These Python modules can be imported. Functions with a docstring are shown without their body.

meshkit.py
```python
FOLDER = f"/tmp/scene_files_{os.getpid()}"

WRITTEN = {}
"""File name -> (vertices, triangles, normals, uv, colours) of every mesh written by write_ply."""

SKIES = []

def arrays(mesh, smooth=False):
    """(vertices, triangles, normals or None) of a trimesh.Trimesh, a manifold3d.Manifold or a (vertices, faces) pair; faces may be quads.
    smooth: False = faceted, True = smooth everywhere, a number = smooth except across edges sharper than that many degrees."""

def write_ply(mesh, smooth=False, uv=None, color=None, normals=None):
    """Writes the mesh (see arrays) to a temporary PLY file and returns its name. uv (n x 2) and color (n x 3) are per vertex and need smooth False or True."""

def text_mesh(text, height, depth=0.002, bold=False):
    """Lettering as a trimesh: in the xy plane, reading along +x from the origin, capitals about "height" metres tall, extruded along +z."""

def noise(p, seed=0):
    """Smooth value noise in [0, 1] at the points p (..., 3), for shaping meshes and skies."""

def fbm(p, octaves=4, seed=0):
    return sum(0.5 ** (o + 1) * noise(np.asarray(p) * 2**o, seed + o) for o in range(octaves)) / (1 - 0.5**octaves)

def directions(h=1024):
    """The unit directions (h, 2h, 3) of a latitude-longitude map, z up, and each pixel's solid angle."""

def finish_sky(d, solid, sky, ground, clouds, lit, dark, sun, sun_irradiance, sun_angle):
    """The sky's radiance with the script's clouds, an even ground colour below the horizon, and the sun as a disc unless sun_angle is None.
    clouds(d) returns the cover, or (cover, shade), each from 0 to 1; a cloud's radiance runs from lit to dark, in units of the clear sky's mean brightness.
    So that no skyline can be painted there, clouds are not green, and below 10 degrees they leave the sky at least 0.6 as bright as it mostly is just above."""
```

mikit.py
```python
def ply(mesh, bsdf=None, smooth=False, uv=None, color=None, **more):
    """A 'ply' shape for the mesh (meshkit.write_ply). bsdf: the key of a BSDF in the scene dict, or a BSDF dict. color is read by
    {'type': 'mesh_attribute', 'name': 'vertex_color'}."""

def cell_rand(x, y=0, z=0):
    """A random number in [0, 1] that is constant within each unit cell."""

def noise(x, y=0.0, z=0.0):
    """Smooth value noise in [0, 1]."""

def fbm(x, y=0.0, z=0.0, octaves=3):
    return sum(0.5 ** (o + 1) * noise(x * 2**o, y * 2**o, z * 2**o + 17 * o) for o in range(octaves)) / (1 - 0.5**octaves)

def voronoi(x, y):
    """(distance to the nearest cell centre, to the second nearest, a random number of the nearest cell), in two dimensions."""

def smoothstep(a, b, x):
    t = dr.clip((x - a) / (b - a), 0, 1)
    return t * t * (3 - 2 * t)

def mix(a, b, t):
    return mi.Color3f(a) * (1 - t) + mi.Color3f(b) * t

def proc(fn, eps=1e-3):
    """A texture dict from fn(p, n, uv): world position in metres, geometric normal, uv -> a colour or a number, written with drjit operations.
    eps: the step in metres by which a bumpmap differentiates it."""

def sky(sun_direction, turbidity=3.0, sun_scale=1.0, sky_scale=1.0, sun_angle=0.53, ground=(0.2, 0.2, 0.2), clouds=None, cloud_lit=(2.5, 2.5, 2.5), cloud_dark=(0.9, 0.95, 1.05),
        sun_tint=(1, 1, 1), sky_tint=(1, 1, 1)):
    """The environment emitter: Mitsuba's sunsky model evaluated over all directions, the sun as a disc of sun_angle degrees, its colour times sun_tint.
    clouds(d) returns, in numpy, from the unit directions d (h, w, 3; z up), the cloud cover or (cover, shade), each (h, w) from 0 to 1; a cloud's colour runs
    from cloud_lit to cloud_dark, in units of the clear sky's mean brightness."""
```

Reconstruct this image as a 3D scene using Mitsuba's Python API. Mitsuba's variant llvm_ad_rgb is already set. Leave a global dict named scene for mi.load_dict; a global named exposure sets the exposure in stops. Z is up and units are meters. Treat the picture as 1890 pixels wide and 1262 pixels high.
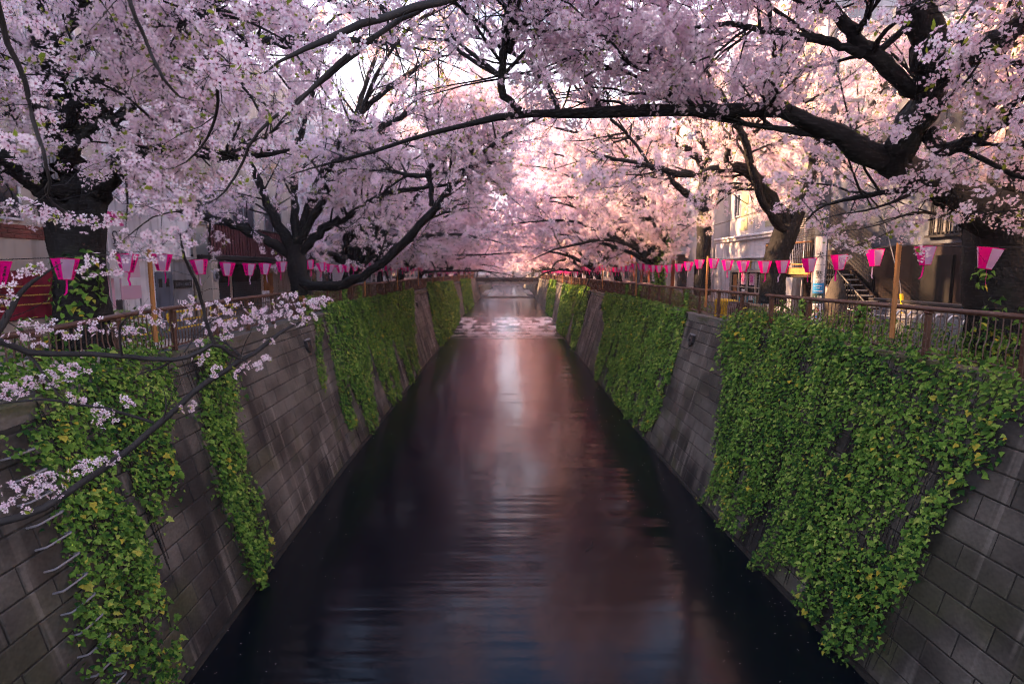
import math, numpy as np, trimesh, drjit as dr, mitsuba as mi, mikit, meshkit
from mikit import proc, noise, fbm, voronoi, cell_rand, smoothstep, mix
from scipy.interpolate import PchipInterpolator
T4 = mi.ScalarTransform4f
scene, labels = {}, {}

# ------------------------------------------------------------------ camera, sky, exposure
EYE = np.array([0.0, 0.0, 7.4])
FOC, CX, CY = 1050.0, 945.0, 631.0
_th, _ph = math.atan(134 / FOC), math.atan(7 / FOC)
FWD = np.array([math.sin(_ph) * math.cos(_th), math.cos(_ph) * math.cos(_th), -math.sin(_th)])
RGT = np.array([math.cos(_ph), -math.sin(_ph), 0.0])
UPV = np.cross(RGT, FWD)
scene['camera'] = {'type': 'perspective', 'fov': math.degrees(2 * math.atan(945 / FOC)), 'fov_axis': 'x', 'near_clip': 0.05, 'far_clip': 3000.0,
                   'to_world': T4().look_at(origin=EYE.tolist(), target=(EYE + FWD).tolist(), up=[0, 0, 1])}


def sky_cover(d):
    q = d / np.maximum(d[..., 2:3], 0.08)
    n = meshkit.fbm(np.stack([q[..., 0] * 1.3, q[..., 1] * 1.3, d[..., 2] * 0], -1), 4, 3)
    return np.clip(2.6 * (n - 0.33) + 0.8 * np.clip((0.62 - d[..., 2]) / 0.35, 0, 1), 0, 1), np.clip(1.6 * (n - 0.5), 0, 1)


scene['sky'] = mikit.sky((-0.86, 0.24, 0.44), turbidity=4, sun_scale=1.6, sun_angle=2.5, sun_tint=(1.0, 0.74, 0.57), sky_tint=(0.86, 0.95, 1.2), clouds=sky_cover,
                         cloud_lit=(2.4, 2.3, 2.65), cloud_dark=(1.3, 1.32, 1.65))
exposure = 3.6


# ------------------------------------------------------------------ helpers
def ray(px, py):
    return FWD + RGT * (px - CX) / FOC + UPV * (CY - py) / FOC


def at_y(px, py, y):
    d = ray(px, py)
    return EYE + d * (y / d[1])


def at_z(px, py, z):
    d = ray(px, py)
    return EYE + d * ((z - EYE[2]) / d[2])


def at_x(px, py, x):
    d = ray(px, py)
    return EYE + d * (x / d[0])


def project(p):
    q = np.asarray(p, float) - EYE
    w = np.maximum(q @ FWD, 1e-3)
    return np.stack([CX + FOC * (q @ RGT) / w, CY - FOC * (q @ UPV) / w, q @ FWD], -1)


def numbered(key):
    if key not in scene and key not in USED:
        USED.add(key)
        return key
    n = COUNT.get(key, 0) + 1
    while f'{key}_{n:03d}' in USED:
        n += 1
    COUNT[key] = n
    USED.add(f'{key}_{n:03d}')
    return f'{key}_{n:03d}'


USED, COUNT = set(), {}


def tag(key, label=None, cat=None, group=None, kind=None):
    d = labels.setdefault(key, {})
    for k, v in (('label', label), ('category', cat), ('group', group), ('kind', kind)):
        if v:
            d[k] = v
    return key


def thing(name, label, cat, group=None):
    return tag(numbered(name), label, cat, group)


def put(name, mesh, mat, parent=None, smooth=False, uv=None, xf=None, label=None, cat=None, group=None, kind=None):
    key = numbered(f'{parent}__{name}' if parent else name)
    sh = mesh if isinstance(mesh, dict) else mikit.ply(mesh, mat, smooth=smooth, uv=uv)
    if isinstance(mesh, dict) and mat:
        sh = {**sh, 'bsdf': {'type': 'ref', 'id': mat}}
    if xf is not None:
        sh = {**sh, 'to_world': xf}
    scene[key] = sh
    if label or cat or group or kind:
        tag(key, label, cat, group, kind)
    return key


def cat(parts):
    """Join (v, f[, uv]) tuples."""
    parts = [p for p in parts if len(p[0])]
    at = np.cumsum([0] + [len(p[0]) for p in parts])
    fs = []
    for p, a in zip(parts, at):
        f = np.asarray(p[1], int)
        if f.shape[1] == 4:
            f = np.vstack([f[:, [0, 1, 2]], f[:, [0, 2, 3]]])
        fs.append(f + a)
    out = (np.vstack([p[0] for p in parts]), np.vstack(fs))
    return out + ((np.vstack([p[2] for p in parts]),) if len(parts[0]) > 2 else ())


_BF = np.array([[0, 2, 3, 1], [4, 5, 7, 6], [0, 1, 5, 4], [2, 6, 7, 3], [0, 4, 6, 2], [1, 3, 7, 5]])


def box(x0, x1, y0, y1, z0, z1, c=0.0):
    x0, x1, y0, y1, z0, z1 = min(x0, x1), max(x0, x1), min(y0, y1), max(y0, y1), min(z0, z1), max(z0, z1)
    if c <= 0:
        return np.array([[x, y, z] for z in (z0, z1) for y in (y0, y1) for x in (x0, x1)], float), _BF
    c = min(c, (x1 - x0) * .4, (y1 - y0) * .4, (z1 - z0) * .4)
    pts = []
    for sx in (0, 1):
        for sy in (0, 1):
            for sz in (0, 1):
                p = np.array([(x0, x1)[sx], (y0, y1)[sy], (z0, z1)[sz]])
                d = np.array([c * (1 - 2 * sx), c * (1 - 2 * sy), c * (1 - 2 * sz)])
                for k in range(3):
                    q = p + d
                    q[k] = p[k]
                    pts.append(q)
    m = trimesh.convex.convex_hull(np.array(pts))
    return np.array(m.vertices), np.array(m.faces)


def tubes(P, R, sides=6, cap=False):
    """P (N, S, 3), R (N, S): tapered tubes."""
    P, R = np.asarray(P, float), np.asarray(R, float)
    N, S = R.shape
    t = np.gradient(P, axis=1)
    t /= np.linalg.norm(t, axis=2, keepdims=True) + 1e-9
    mean = t.mean(1)
    ref = np.where((np.abs(mean[:, 2]) < 0.8)[:, None], [0, 0, 1.0], [1.0, 0.1, 0])[:, None, :]
    a = np.cross(t, ref)
    a /= np.linalg.norm(a, axis=2, keepdims=True) + 1e-9
    b = np.cross(t, a)
    g = np.arange(sides) * 2 * np.pi / sides
    v = P[:, :, None] + R[:, :, None, None] * (np.cos(g)[:, None] * a[:, :, None] + np.sin(g)[:, None] * b[:, :, None])
    i, j = np.meshgrid(np.arange(S - 1), np.arange(sides), indexing='ij')
    j2 = (j + 1) % sides
    q = np.stack([i * sides + j, (i + 1) * sides + j, (i + 1) * sides + j2, i * sides + j2], -1).reshape(-1, 4)
    if cap:
        for base in (0, (S - 1) * sides):
            q = np.vstack([q, [[base, base + k, base + k + 1, base + k + 1] for k in range(1, sides - 1)]])
    f = (q[None] + (np.arange(N) * S * sides)[:, None, None]).reshape(-1, 4)
    tri = np.vstack([f[:, [0, 1, 2]], f[:, [0, 2, 3]]])
    tri = tri[(tri[:, 1] != tri[:, 2]) & (tri[:, 0] != tri[:, 1])]
    return v.reshape(-1, 3), tri


def tube(pts, r, sides=8, cap=True):
    pts = np.asarray(pts, float)
    return tubes(pts[None], np.broadcast_to(r, (len(pts),))[None].astype(float), sides, cap)


def path(pts, n):
    pts = np.asarray(pts, float)
    s = np.concatenate([[0], np.cumsum(np.linalg.norm(np.diff(pts[:, :3], axis=0), axis=1))])
    return PchipInterpolator(s, pts)(np.linspace(0, s[-1], n))


def lathe(profile, n=20):
    """profile [(r, z)] about z."""
    p = np.asarray(profile, float)
    g = np.arange(n) * 2 * np.pi / n
    v = np.stack([p[:, :1] * np.cos(g), p[:, :1] * np.sin(g), np.repeat(p[:, 1:], n, 1)], -1).reshape(-1, 3)
    i, j = np.meshgrid(np.arange(len(p) - 1), np.arange(n), indexing='ij')
    return v, np.stack([i * n + j, i * n + (j + 1) % n, (i + 1) * n + (j + 1) % n, (i + 1) * n + j], -1).reshape(-1, 4)


def moved(m, x=0, y=0, z=0, rz=0.0, s=1.0):
    c, si = math.cos(rz), math.sin(rz)
    v = np.asarray(m[0]) * s
    return (np.stack([c * v[:, 0] - si * v[:, 1] + x, si * v[:, 0] + c * v[:, 1] + y, v[:, 2] + z], -1),) + tuple(m[1:])


def unit(v):
    return v / (np.linalg.norm(v, axis=-1, keepdims=True) + 1e-12)


ORD = 'nearest second third fourth fifth sixth seventh eighth ninth tenth eleventh twelfth thirteenth fourteenth fifteenth sixteenth seventeenth eighteenth nineteenth twentieth'.split()


def ordinal(i):
    if i < 20:
        return ORD[i]
    n = i + 1
    return f"{n}{'th' if 10 <= n % 100 <= 20 else {1: 'st', 2: 'nd', 3: 'rd'}.get(n % 10, 'th')}"


# ------------------------------------------------------------------ materials
def rgb(c):
    return {'type': 'rgb', 'value': list(c)}


def mat(name, c, rough=0.6, spec=0.4, metal=0.0, bump=None, eps=2e-3, **more):
    b = {'type': 'principled', 'base_color': c if isinstance(c, dict) else rgb(c), 'roughness': rough, 'metallic': metal, **more}
    if not metal:
        b['specular'] = spec
    if bump:
        b = {'type': 'bumpmap', 'arbitrary': proc(bump[0], eps), 'scale': bump[1], 'nested_bsdf': b}
    scene[name] = {'type': 'twosided', 'bsdf': b}


def worn(c, amount=0.25, scale=1.5):
    """A plain paint with blotches and streaks of dirt."""
    c = np.array(c, float)

    def fn(p, n, uv):
        a = fbm(p.x * scale, p.y * scale, p.z * scale * 0.6, 3)
        b = fbm(p.x * 7 + 3, p.y * 7, p.z * 0.8, 2)
        t = 1 - amount * smoothstep(0.42, 0.78, a) - amount * 0.7 * smoothstep(0.5, 0.8, b)
        return mi.Color3f(*c.tolist()) * t
    return proc(fn)


def wall_fn(p, n, uv):
    tone = 0.78 + 0.44 * uv.x
    blot = fbm(p.x * 0.9, p.y * 0.9, p.z * 0.9, 3)
    grain = fbm(p.x * 22, p.y * 22, p.z * 22, 2)
    streak = fbm(p.y * 3.1, p.z * 0.22 + 5, 0, 3)
    fine = fbm(p.y * 14, p.z * 0.7, 2, 2)
    base = mix((0.040, 0.0375, 0.034), (0.120, 0.112, 0.100), smoothstep(0.25, 0.75, blot))
    base = mix(base, (0.28, 0.26, 0.235), 0.5 * smoothstep(0.58, 0.80, streak) * smoothstep(0.3, 0.62, fine))
    base = mix(base, (0.017, 0.017, 0.019), 0.85 * smoothstep(0.54, 0.74, fbm(p.y * 1.3 + 9, p.z * 0.35, 4, 3)))
    moss = smoothstep(0.50, 0.70, fbm(p.y * 0.8 + 3, p.z * 0.9, 7, 3)) * smoothstep(4.6, 0.4, p.z)
    base = mix(base, (0.055, 0.062, 0.026), 0.65 * moss)
    return base * tone * (0.72 + 0.56 * grain)


def wall_bump(p, n, uv):
    return fbm(p.x * 30, p.y * 30, p.z * 30, 3)


mat('m_wall_block', proc(wall_fn), 0.68, 0.35, bump=(wall_bump, 0.012))


def coping_fn(p, n, uv):
    a = fbm(p.x * 2, p.y * 2, p.z * 2, 3)
    g = fbm(p.x * 18, p.y * 18, p.z * 18, 2)
    c = mix((0.08, 0.075, 0.07), (0.17, 0.16, 0.145), a)
    return mix(c, (0.06, 0.07, 0.025), 0.8 * smoothstep(0.48, 0.68, fbm(p.x * 3 + 1, p.y * 1.1, p.z * 5, 3))) * (0.7 + 0.6 * g)


mat('m_coping', proc(coping_fn), 0.8, 0.3, bump=(wall_bump, 0.012))


def mortar_fn(p, n, uv):
    return mix((0.012, 0.012, 0.011), (0.045, 0.043, 0.04), fbm(p.x * 6, p.y * 6, p.z * 6, 2))


mat('m_mortar', proc(mortar_fn), 0.9, 0.2)


def water_fn(p, n, uv):
    return mix((0.0012, 0.0034, 0.0072), (0.002, 0.0044, 0.0082), fbm(p.x * 1.2, p.y * 0.5, 0, 2))


def ripple(p, n, uv):
    # long, smooth transverse wavelets, far wider than deep, left by a long exposure
    w = fbm(p.x * 0.35 + 3, p.y * 1.6, 1, 2) + 0.22 * fbm(p.x * 0.16, p.y * 5.5, 5, 2)
    line = fbm(p.x * 0.25, p.y * 0.12, 8, 2)
    return w * (0.35 + 0.9 * smoothstep(0.35, 0.7, line))


scene['m_water'] = {'type': 'bumpmap', 'arbitrary': proc(ripple, 4e-3), 'scale': 0.032,
                    'nested_bsdf': {'type': 'principled', 'base_color': proc(water_fn), 'roughness': 0.14, 'eta': 1.33}}


def foam_fn(p, n, uv):
    # broken water: a bright lip at every row of baffles, tongues trailing downstream from it
    q = (p.y - 67.4) / 2.7 + 0.10 * fbm(p.x * 1.1, p.y * 0.3, 1, 2)
    ph = q - dr.floor(q)
    row = dr.floor(q)
    tong = fbm(p.x * 1.3 + row * 3.7, p.y * 0.15, row, 2)
    k = 0.9 * smoothstep(0.34, 0.66, tong + 0.30 * (ph - 0.55)) + 0.8 * smoothstep(0.80, 0.97, ph) * smoothstep(0.3, 0.55, fbm(p.x * 0.8, row, 3, 2))
    k = dr.clip(k, 0, 1) * (0.55 + 0.6 * fbm(p.x * 2.2, p.y * 0.35, 9, 2)) * uv.x
    return mix((0.006, 0.006, 0.007), (0.78, 0.76, 0.78), dr.clip(k, 0, 1))


scene['m_foam'] = {'type': 'bumpmap', 'arbitrary': proc(ripple, 4e-3), 'scale': 0.04,
                   'nested_bsdf': {'type': 'principled', 'base_color': proc(foam_fn), 'roughness': 0.25, 'specular': 0.5}}


def bark_fn(p, n, uv):
    a = fbm(p.x * 9, p.y * 9, p.z * 4, 3)
    lent = smoothstep(0.58, 0.72, fbm(p.x * 14, p.y * 14, p.z * 40, 2))
    c = mix((0.0025, 0.0025, 0.003), (0.009, 0.0085, 0.0095), a)
    c = mix(c, (0.013, 0.016, 0.010), 0.6 * smoothstep(0.58, 0.72, fbm(p.x * 2.5, p.y * 2.5, p.z * 2.5, 3)))
    return mix(c, (0.034, 0.033, 0.036), 0.45 * lent)


def bark_bump(p, n, uv):
    return fbm(p.x * 16, p.y * 16, p.z * 9, 3) + 0.5 * fbm(p.x * 5, p.y * 5, p.z * 30, 2)


mat('m_bark', proc(bark_fn), 0.75, 0.35, bump=(bark_bump, 0.05))
mat('m_twig', proc(lambda p, n, uv: mix((0.005, 0.0042, 0.0046), (0.017, 0.0145, 0.0155), fbm(p.x * 12, p.y * 12, p.z * 12, 2))), 0.7, 0.35)
mat('m_pale_bark', proc(lambda p, n, uv: mix((0.007, 0.0066, 0.007), (0.038, 0.035, 0.036), fbm(p.x * 10, p.y * 10, p.z * 10, 3))), 0.7, 0.35)


def petal_fn(p, n, uv):
    r = uv.x
    c = mix((0.92, 0.725, 0.83), (0.95, 0.87, 0.91), smoothstep(0.15, 0.8, uv.y))
    c = mix(c, (0.82, 0.48, 0.64), 0.6 * smoothstep(0.86, 1.0, uv.y))
    return mix((0.34, 0.03, 0.12), c, smoothstep(0.10, 0.40, r))


scene['m_petal'] = {'type': 'principledthin', 'base_color': proc(petal_fn), 'roughness': 0.6, 'diff_trans': 0.95, 'spec_tint': 0.0, 'eta': 1.3}


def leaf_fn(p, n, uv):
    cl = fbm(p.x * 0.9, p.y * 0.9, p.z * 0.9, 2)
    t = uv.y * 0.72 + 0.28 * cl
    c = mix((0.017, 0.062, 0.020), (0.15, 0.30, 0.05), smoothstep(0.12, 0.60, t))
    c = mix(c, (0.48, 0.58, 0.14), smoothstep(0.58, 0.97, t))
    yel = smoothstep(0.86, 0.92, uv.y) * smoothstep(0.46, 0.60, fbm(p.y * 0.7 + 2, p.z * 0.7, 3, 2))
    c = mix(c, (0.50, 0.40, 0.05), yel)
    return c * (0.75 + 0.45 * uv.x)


scene['m_ivy'] = {'type': 'principledthin', 'base_color': proc(leaf_fn), 'roughness': 0.42, 'diff_trans': 0.35, 'eta': 1.45}


def young_fn(p, n, uv):
    return mix((0.16, 0.25, 0.03), (0.34, 0.38, 0.05), uv.y)


scene['m_young'] = {'type': 'principledthin', 'base_color': proc(young_fn), 'roughness': 0.45, 'diff_trans': 0.9, 'eta': 1.4}


def street_fn(p, n, uv):
    a = fbm(p.x * 0.8, p.y * 0.8, 0, 3)
    return mix((0.05, 0.048, 0.048), (0.11, 0.105, 0.10), a) * (0.75 + 0.5 * noise(p.x * 60, p.y * 60, 0))


mat('m_street', proc(street_fn), 0.85, 0.3)
mat('m_soil', proc(lambda p, n, uv: mix((0.02, 0.018, 0.012), (0.05, 0.05, 0.025), fbm(p.x * 4, p.y * 4, p.z * 4, 3))), 0.9, 0.2)


def rail_fn(p, n, uv):
    a = fbm(p.x * 5, p.y * 2.2, p.z * 5, 3)
    c = mix((0.062, 0.028, 0.020), (0.105, 0.052, 0.036), a)
    return mix(c, (0.16, 0.11, 0.085), 0.6 * smoothstep(0.62, 0.75, fbm(p.x * 30, p.y * 11, p.z * 30, 2)))


mat('m_rail', proc(rail_fn), 0.42, 0.5)


def wood_fn(p, n, uv):
    g = fbm(p.x * 40, p.y * 40, p.z * 2.2, 3)
    return mix((0.30, 0.12, 0.035), (0.52, 0.25, 0.085), g)


mat('m_wood', proc(wood_fn), 0.55, 0.35)
scene['m_lantern_pink'] = {'type': 'principledthin', 'base_color': proc(lambda p, n, uv: mi.Color3f(0.98, 0.006, 0.33) * (0.85 + 0.25 * fbm(p.x * 8, p.y * 8, p.z * 8, 2))), 'roughness': 0.5, 'diff_trans': 0.8, 'eta': 1.35}
scene['m_lantern_white'] = {'type': 'principledthin', 'base_color': proc(lambda p, n, uv: mi.Color3f(0.66, 0.48, 0.68) * (0.85 + 0.22 * fbm(p.x * 8, p.y * 8, p.z * 8, 2))), 'roughness': 0.5, 'diff_trans': 0.8, 'eta': 1.35}
mat('m_black', (0.012, 0.012, 0.013), 0.5)
mat('m_dark_metal', (0.03, 0.03, 0.034), 0.45, 0.5)
mat('m_cable', (0.02, 0.02, 0.02), 0.6)
mat('m_white', worn((0.68, 0.66, 0.69), 0.35), 0.7)
mat('m_dimwhite', worn((0.40, 0.385, 0.40), 0.35, 0.8), 0.75)
mat('m_cream', worn((0.42, 0.36, 0.31), 0.35), 0.75)
mat('m_offwhite', worn((0.60, 0.58, 0.62), 0.35, 0.8), 0.75)
mat('m_grey', worn((0.20, 0.205, 0.23), 0.35), 0.7)
mat('m_bluegrey', worn((0.09, 0.105, 0.145), 0.35), 0.7)
mat('m_brown', worn((0.026, 0.017, 0.017), 0.35), 0.6)
mat('m_maroon', worn((0.085, 0.022, 0.026), 0.3), 0.55)
mat('m_terracotta', worn((0.42, 0.15, 0.085), 0.3), 0.7)
mat('m_mauve', worn((0.34, 0.24, 0.25), 0.25), 0.75)
mat('m_redbrick', worn((0.19, 0.055, 0.04), 0.35, 4), 0.75)
mat('m_shutter', (0.035, 0.04, 0.048), 0.5)
mat('m_concrete', worn((0.26, 0.25, 0.24), 0.35), 0.8)
mat('m_stone', proc(lambda p, n, uv: mix((0.025, 0.023, 0.022), (0.10, 0.085, 0.075), fbm(p.x * 3, p.y * 3, p.z * 3, 4))), 0.8, bump=(wall_bump, 0.03))
mat('m_glass', (0.02, 0.025, 0.03), 0.06, 0.8)
mat('m_steel', (0.55, 0.55, 0.57), 0.35, metal=1.0)
mat('m_steel_dull', (0.24, 0.24, 0.26), 0.5, 0.5)
mat('m_yellow', (0.75, 0.48, 0.015), 0.5)
mat('m_crimson', worn((0.20, 0.006, 0.026), 0.4, 3), 0.65)
mat('m_blue', worn((0.012, 0.05, 0.30), 0.3, 3), 0.65)
mat('m_signblue', (0.02, 0.20, 0.48), 0.5)
mat('m_signgreen', (0.012, 0.05, 0.05), 0.5)
mat('m_red', (0.55, 0.02, 0.03), 0.5)
mat('m_gold', (0.42, 0.24, 0.06), 0.35, 0.6)
mat('m_pinkprint', (0.55, 0.35, 0.45), 0.6)
mat('m_magenta', (0.48, 0.03, 0.22), 0.6)
mat('m_orangewood', worn((0.40, 0.18, 0.06), 0.3, 4), 0.6)
mat('m_teal', (0.05, 0.30, 0.36), 0.5)
mat('m_ink', (0.02, 0.02, 0.03), 0.6)
mat('m_sage', proc(lambda p, n, uv: mix((0.20, 0.20, 0.11), (0.36, 0.34, 0.22), fbm(p.y * 3, p.z * 3, p.x, 3))), 0.8)
# ------------------------------------------------------------------ canal: lateral position of the walls
BAT = 0.27
YW = np.array([-30, 4, 9.4, 14, 21, 27, 40, 54, 75, 110, 140, 175, 240.0])
WL = np.array([5.6, 5.75, 5.87, 6.02, 6.21, 6.25, 6.4, 6.5, 6.55, 6.5, 6.5, 6.5, 6.5])
WR = np.array([7.0, 6.8, 6.59, 6.30, 6.10, 6.02, 6.0, 6.05, 6.1, 6.1, 6.1, 6.1, 6.1])
_wl, _wr = PchipInterpolator(YW, WL), PchipInterpolator(YW, WR)
_zr = PchipInterpolator([-30, 8, 21, 30, 45, 80, 110, 140, 240.0], [6.62, 6.64, 6.60, 6.55, 6.50, 6.40, 6.33, 6.28, 6.2])
_zl = PchipInterpolator([-30, 8, 12, 22, 30, 45, 80, 110, 140, 240.0], [6.36, 6.40, 6.52, 6.57, 6.58, 6.55, 6.42, 6.34, 6.28, 6.2])


def W(s, y):
    return (_wr if s > 0 else _wl)(y)


def rail_z(s, y):
    return (_zr if s > 0 else _zl)(y)


def kerb_z(s, y):
    return rail_z(s, y) - 0.98


def wall_pt(s, y, z, out=0.0):
    """A point on the battered wall face, moved out (towards the water) by out metres."""
    y, z = np.asarray(y, float), np.asarray(z, float)
    return np.stack([s * (W(s, y) + BAT * z - out), y, z + out * BAT], -1)


def wall_hit(s, px, py):
    """Where the ray through a pixel meets the wall plane: (y, z)."""
    d = FWD[None] + RGT[None] * ((np.asarray(px, float) - CX) / FOC)[:, None] + UPV[None] * ((CY - np.asarray(py, float)) / FOC)[:, None]
    lo, hi = np.full(len(d), 1.0), np.full(len(d), 260.0)
    for _ in range(48):
        m = (lo + hi) / 2
        q = EYE + d * (m / d[:, 1])[:, None]
        outside = s * q[:, 0] > W(s, np.clip(q[:, 1], -30, 240)) + BAT * q[:, 2]
        hi, lo = np.where(outside, m, hi), np.where(outside, lo, m)
    q = EYE + d * (hi / d[:, 1])[:, None]
    return q[:, 1], q[:, 2]


def rail_x(s, y):
    return s * (W(s, y) + BAT * kerb_z(s, y) + 0.17)


# ------------------------------------------------------------------ ground and streets
yy = np.concatenate([np.arange(-30, 60, 3.0), np.arange(60, 241, 10.0), [300, 600, 1500.0]])
for s, nm in ((-1, 'left'), (1, 'right')):
    yc = np.clip(yy, -30, 240)
    zg = kerb_z(s, yc) - 0.14
    x_in = s * (W(s, yc) + BAT * (zg) + 0.22)
    cols = [x_in, s * (np.abs(x_in) + 1.6), s * (np.abs(x_in) + 4.8), np.full(len(yy), s * 60.0), np.full(len(yy), s * 800.0)]
    v = np.vstack([np.stack([c, yy, zg], -1) for c in cols])
    n = len(yy)
    i, j = np.meshgrid(np.arange(4), np.arange(n - 1), indexing='ij')
    q = np.stack([i * n + j, (i + 1) * n + j, (i + 1) * n + j + 1, i * n + j + 1], -1).reshape(-1, 4)
    if s < 0:
        q = q[:, ::-1]
    put('street', (v, q), 'm_street', kind='structure')
ye = np.array([[-60, 240, 5.0], [60, 240, 5.0], [60, 1500, 5.0], [-60, 1500, 5.0]])
put('ground', (ye, np.array([[0, 1, 2, 3]])), 'm_street', kind='structure')
put('riverbed', (np.array([[-9, -30, -0.6], [9, -30, -0.6], [9, 245, -0.6], [-9, 245, -0.6]]), np.array([[0, 1, 2, 3]])), 'm_soil', kind='structure')


def sheet(y0, y1, z0, z1, n, fo=None, inset=0.0):
    ys = np.linspace(y0, y1, n)
    zs = np.linspace(z0, z1, n)
    xs = np.linspace(0, 1, 15)
    L, R = -(W(-1, ys) + BAT * zs + 0.05) + inset, W(1, ys) + BAT * zs + 0.05 - inset
    v = np.stack([L[:, None] * (1 - xs) + R[:, None] * xs, np.repeat(ys[:, None], 15, 1), np.repeat(zs[:, None], 15, 1)], -1).reshape(-1, 3)
    i, j = np.meshgrid(np.arange(n - 1), np.arange(14), indexing='ij')
    q = np.stack([i * 15 + j, i * 15 + j + 1, (i + 1) * 15 + j + 1, (i + 1) * 15 + j], -1).reshape(-1, 4)
    if fo is None:
        return v, q
    t = np.linspace(0, 1, n)
    return v, q, np.stack([np.repeat(fo(t), 15), np.zeros(n * 15)], -1)


put('water', sheet(-30, 67.4, 0, 0, 60), 'm_water', kind='structure', smooth=True)
put('water', sheet(82.0, 139, 0.55, 0.55, 20), 'm_water', kind='structure', smooth=True)
put('water', sheet(139.3, 245, 0.95, 0.95, 20, inset=1.3), 'm_water', kind='structure', smooth=True)
# the weir: a sloping apron with rows of baffle blocks, white water running over it
wk = thing('weir', 'low stepped weir of white water crossing the canal below the far bridge', 'weir')
m = sheet(67.4, 82.0, 0.0, 0.55, 110, lambda t: np.clip(0.35 + 0.9 * np.sin(np.pi * t), 0, 1))
rowq = (m[0][:, 1] - 67.4) / 2.7
m[0][:, 2] += .10 * np.maximum(0, np.sin(np.pi * (rowq - np.floor(rowq)) ** 2.2)) * np.clip((m[0][:, 1] - 67.5) / 1, 0, 1) * (.5 + meshkit.noise(np.stack([m[0][:, 0] * 1.4, rowq * 0 + np.floor(rowq), rowq * 0], -1)))
put('white_water', m[:2], 'm_foam', wk, smooth=True, uv=m[2])
m = sheet(60.5, 67.4, 0.012, 0.012, 12, lambda t: 0.75 * t)
put('water', m[:2], 'm_foam', kind='structure', smooth=True, uv=m[2])
st = thing('weir', 'small concrete step with a thin fall of water under the far bridge', 'weir')
put('sill', box(-7, 7, 139, 139.3, -.3, 0.93, .03), 'm_concrete', st)
for s in (-1, 1):
    put('ledge', box(s * (W(s, 150) + .5), s * (W(s, 150) - 1.25), 139, 176, 0.2, 1.1, .05), 'm_concrete', st)

# ------------------------------------------------------------------ canal walls, block by block
CH, BL = 0.415, 0.92


def ivy_polys(s):
    return [p for (t, p, *_r) in IVY if t == s]


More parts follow.
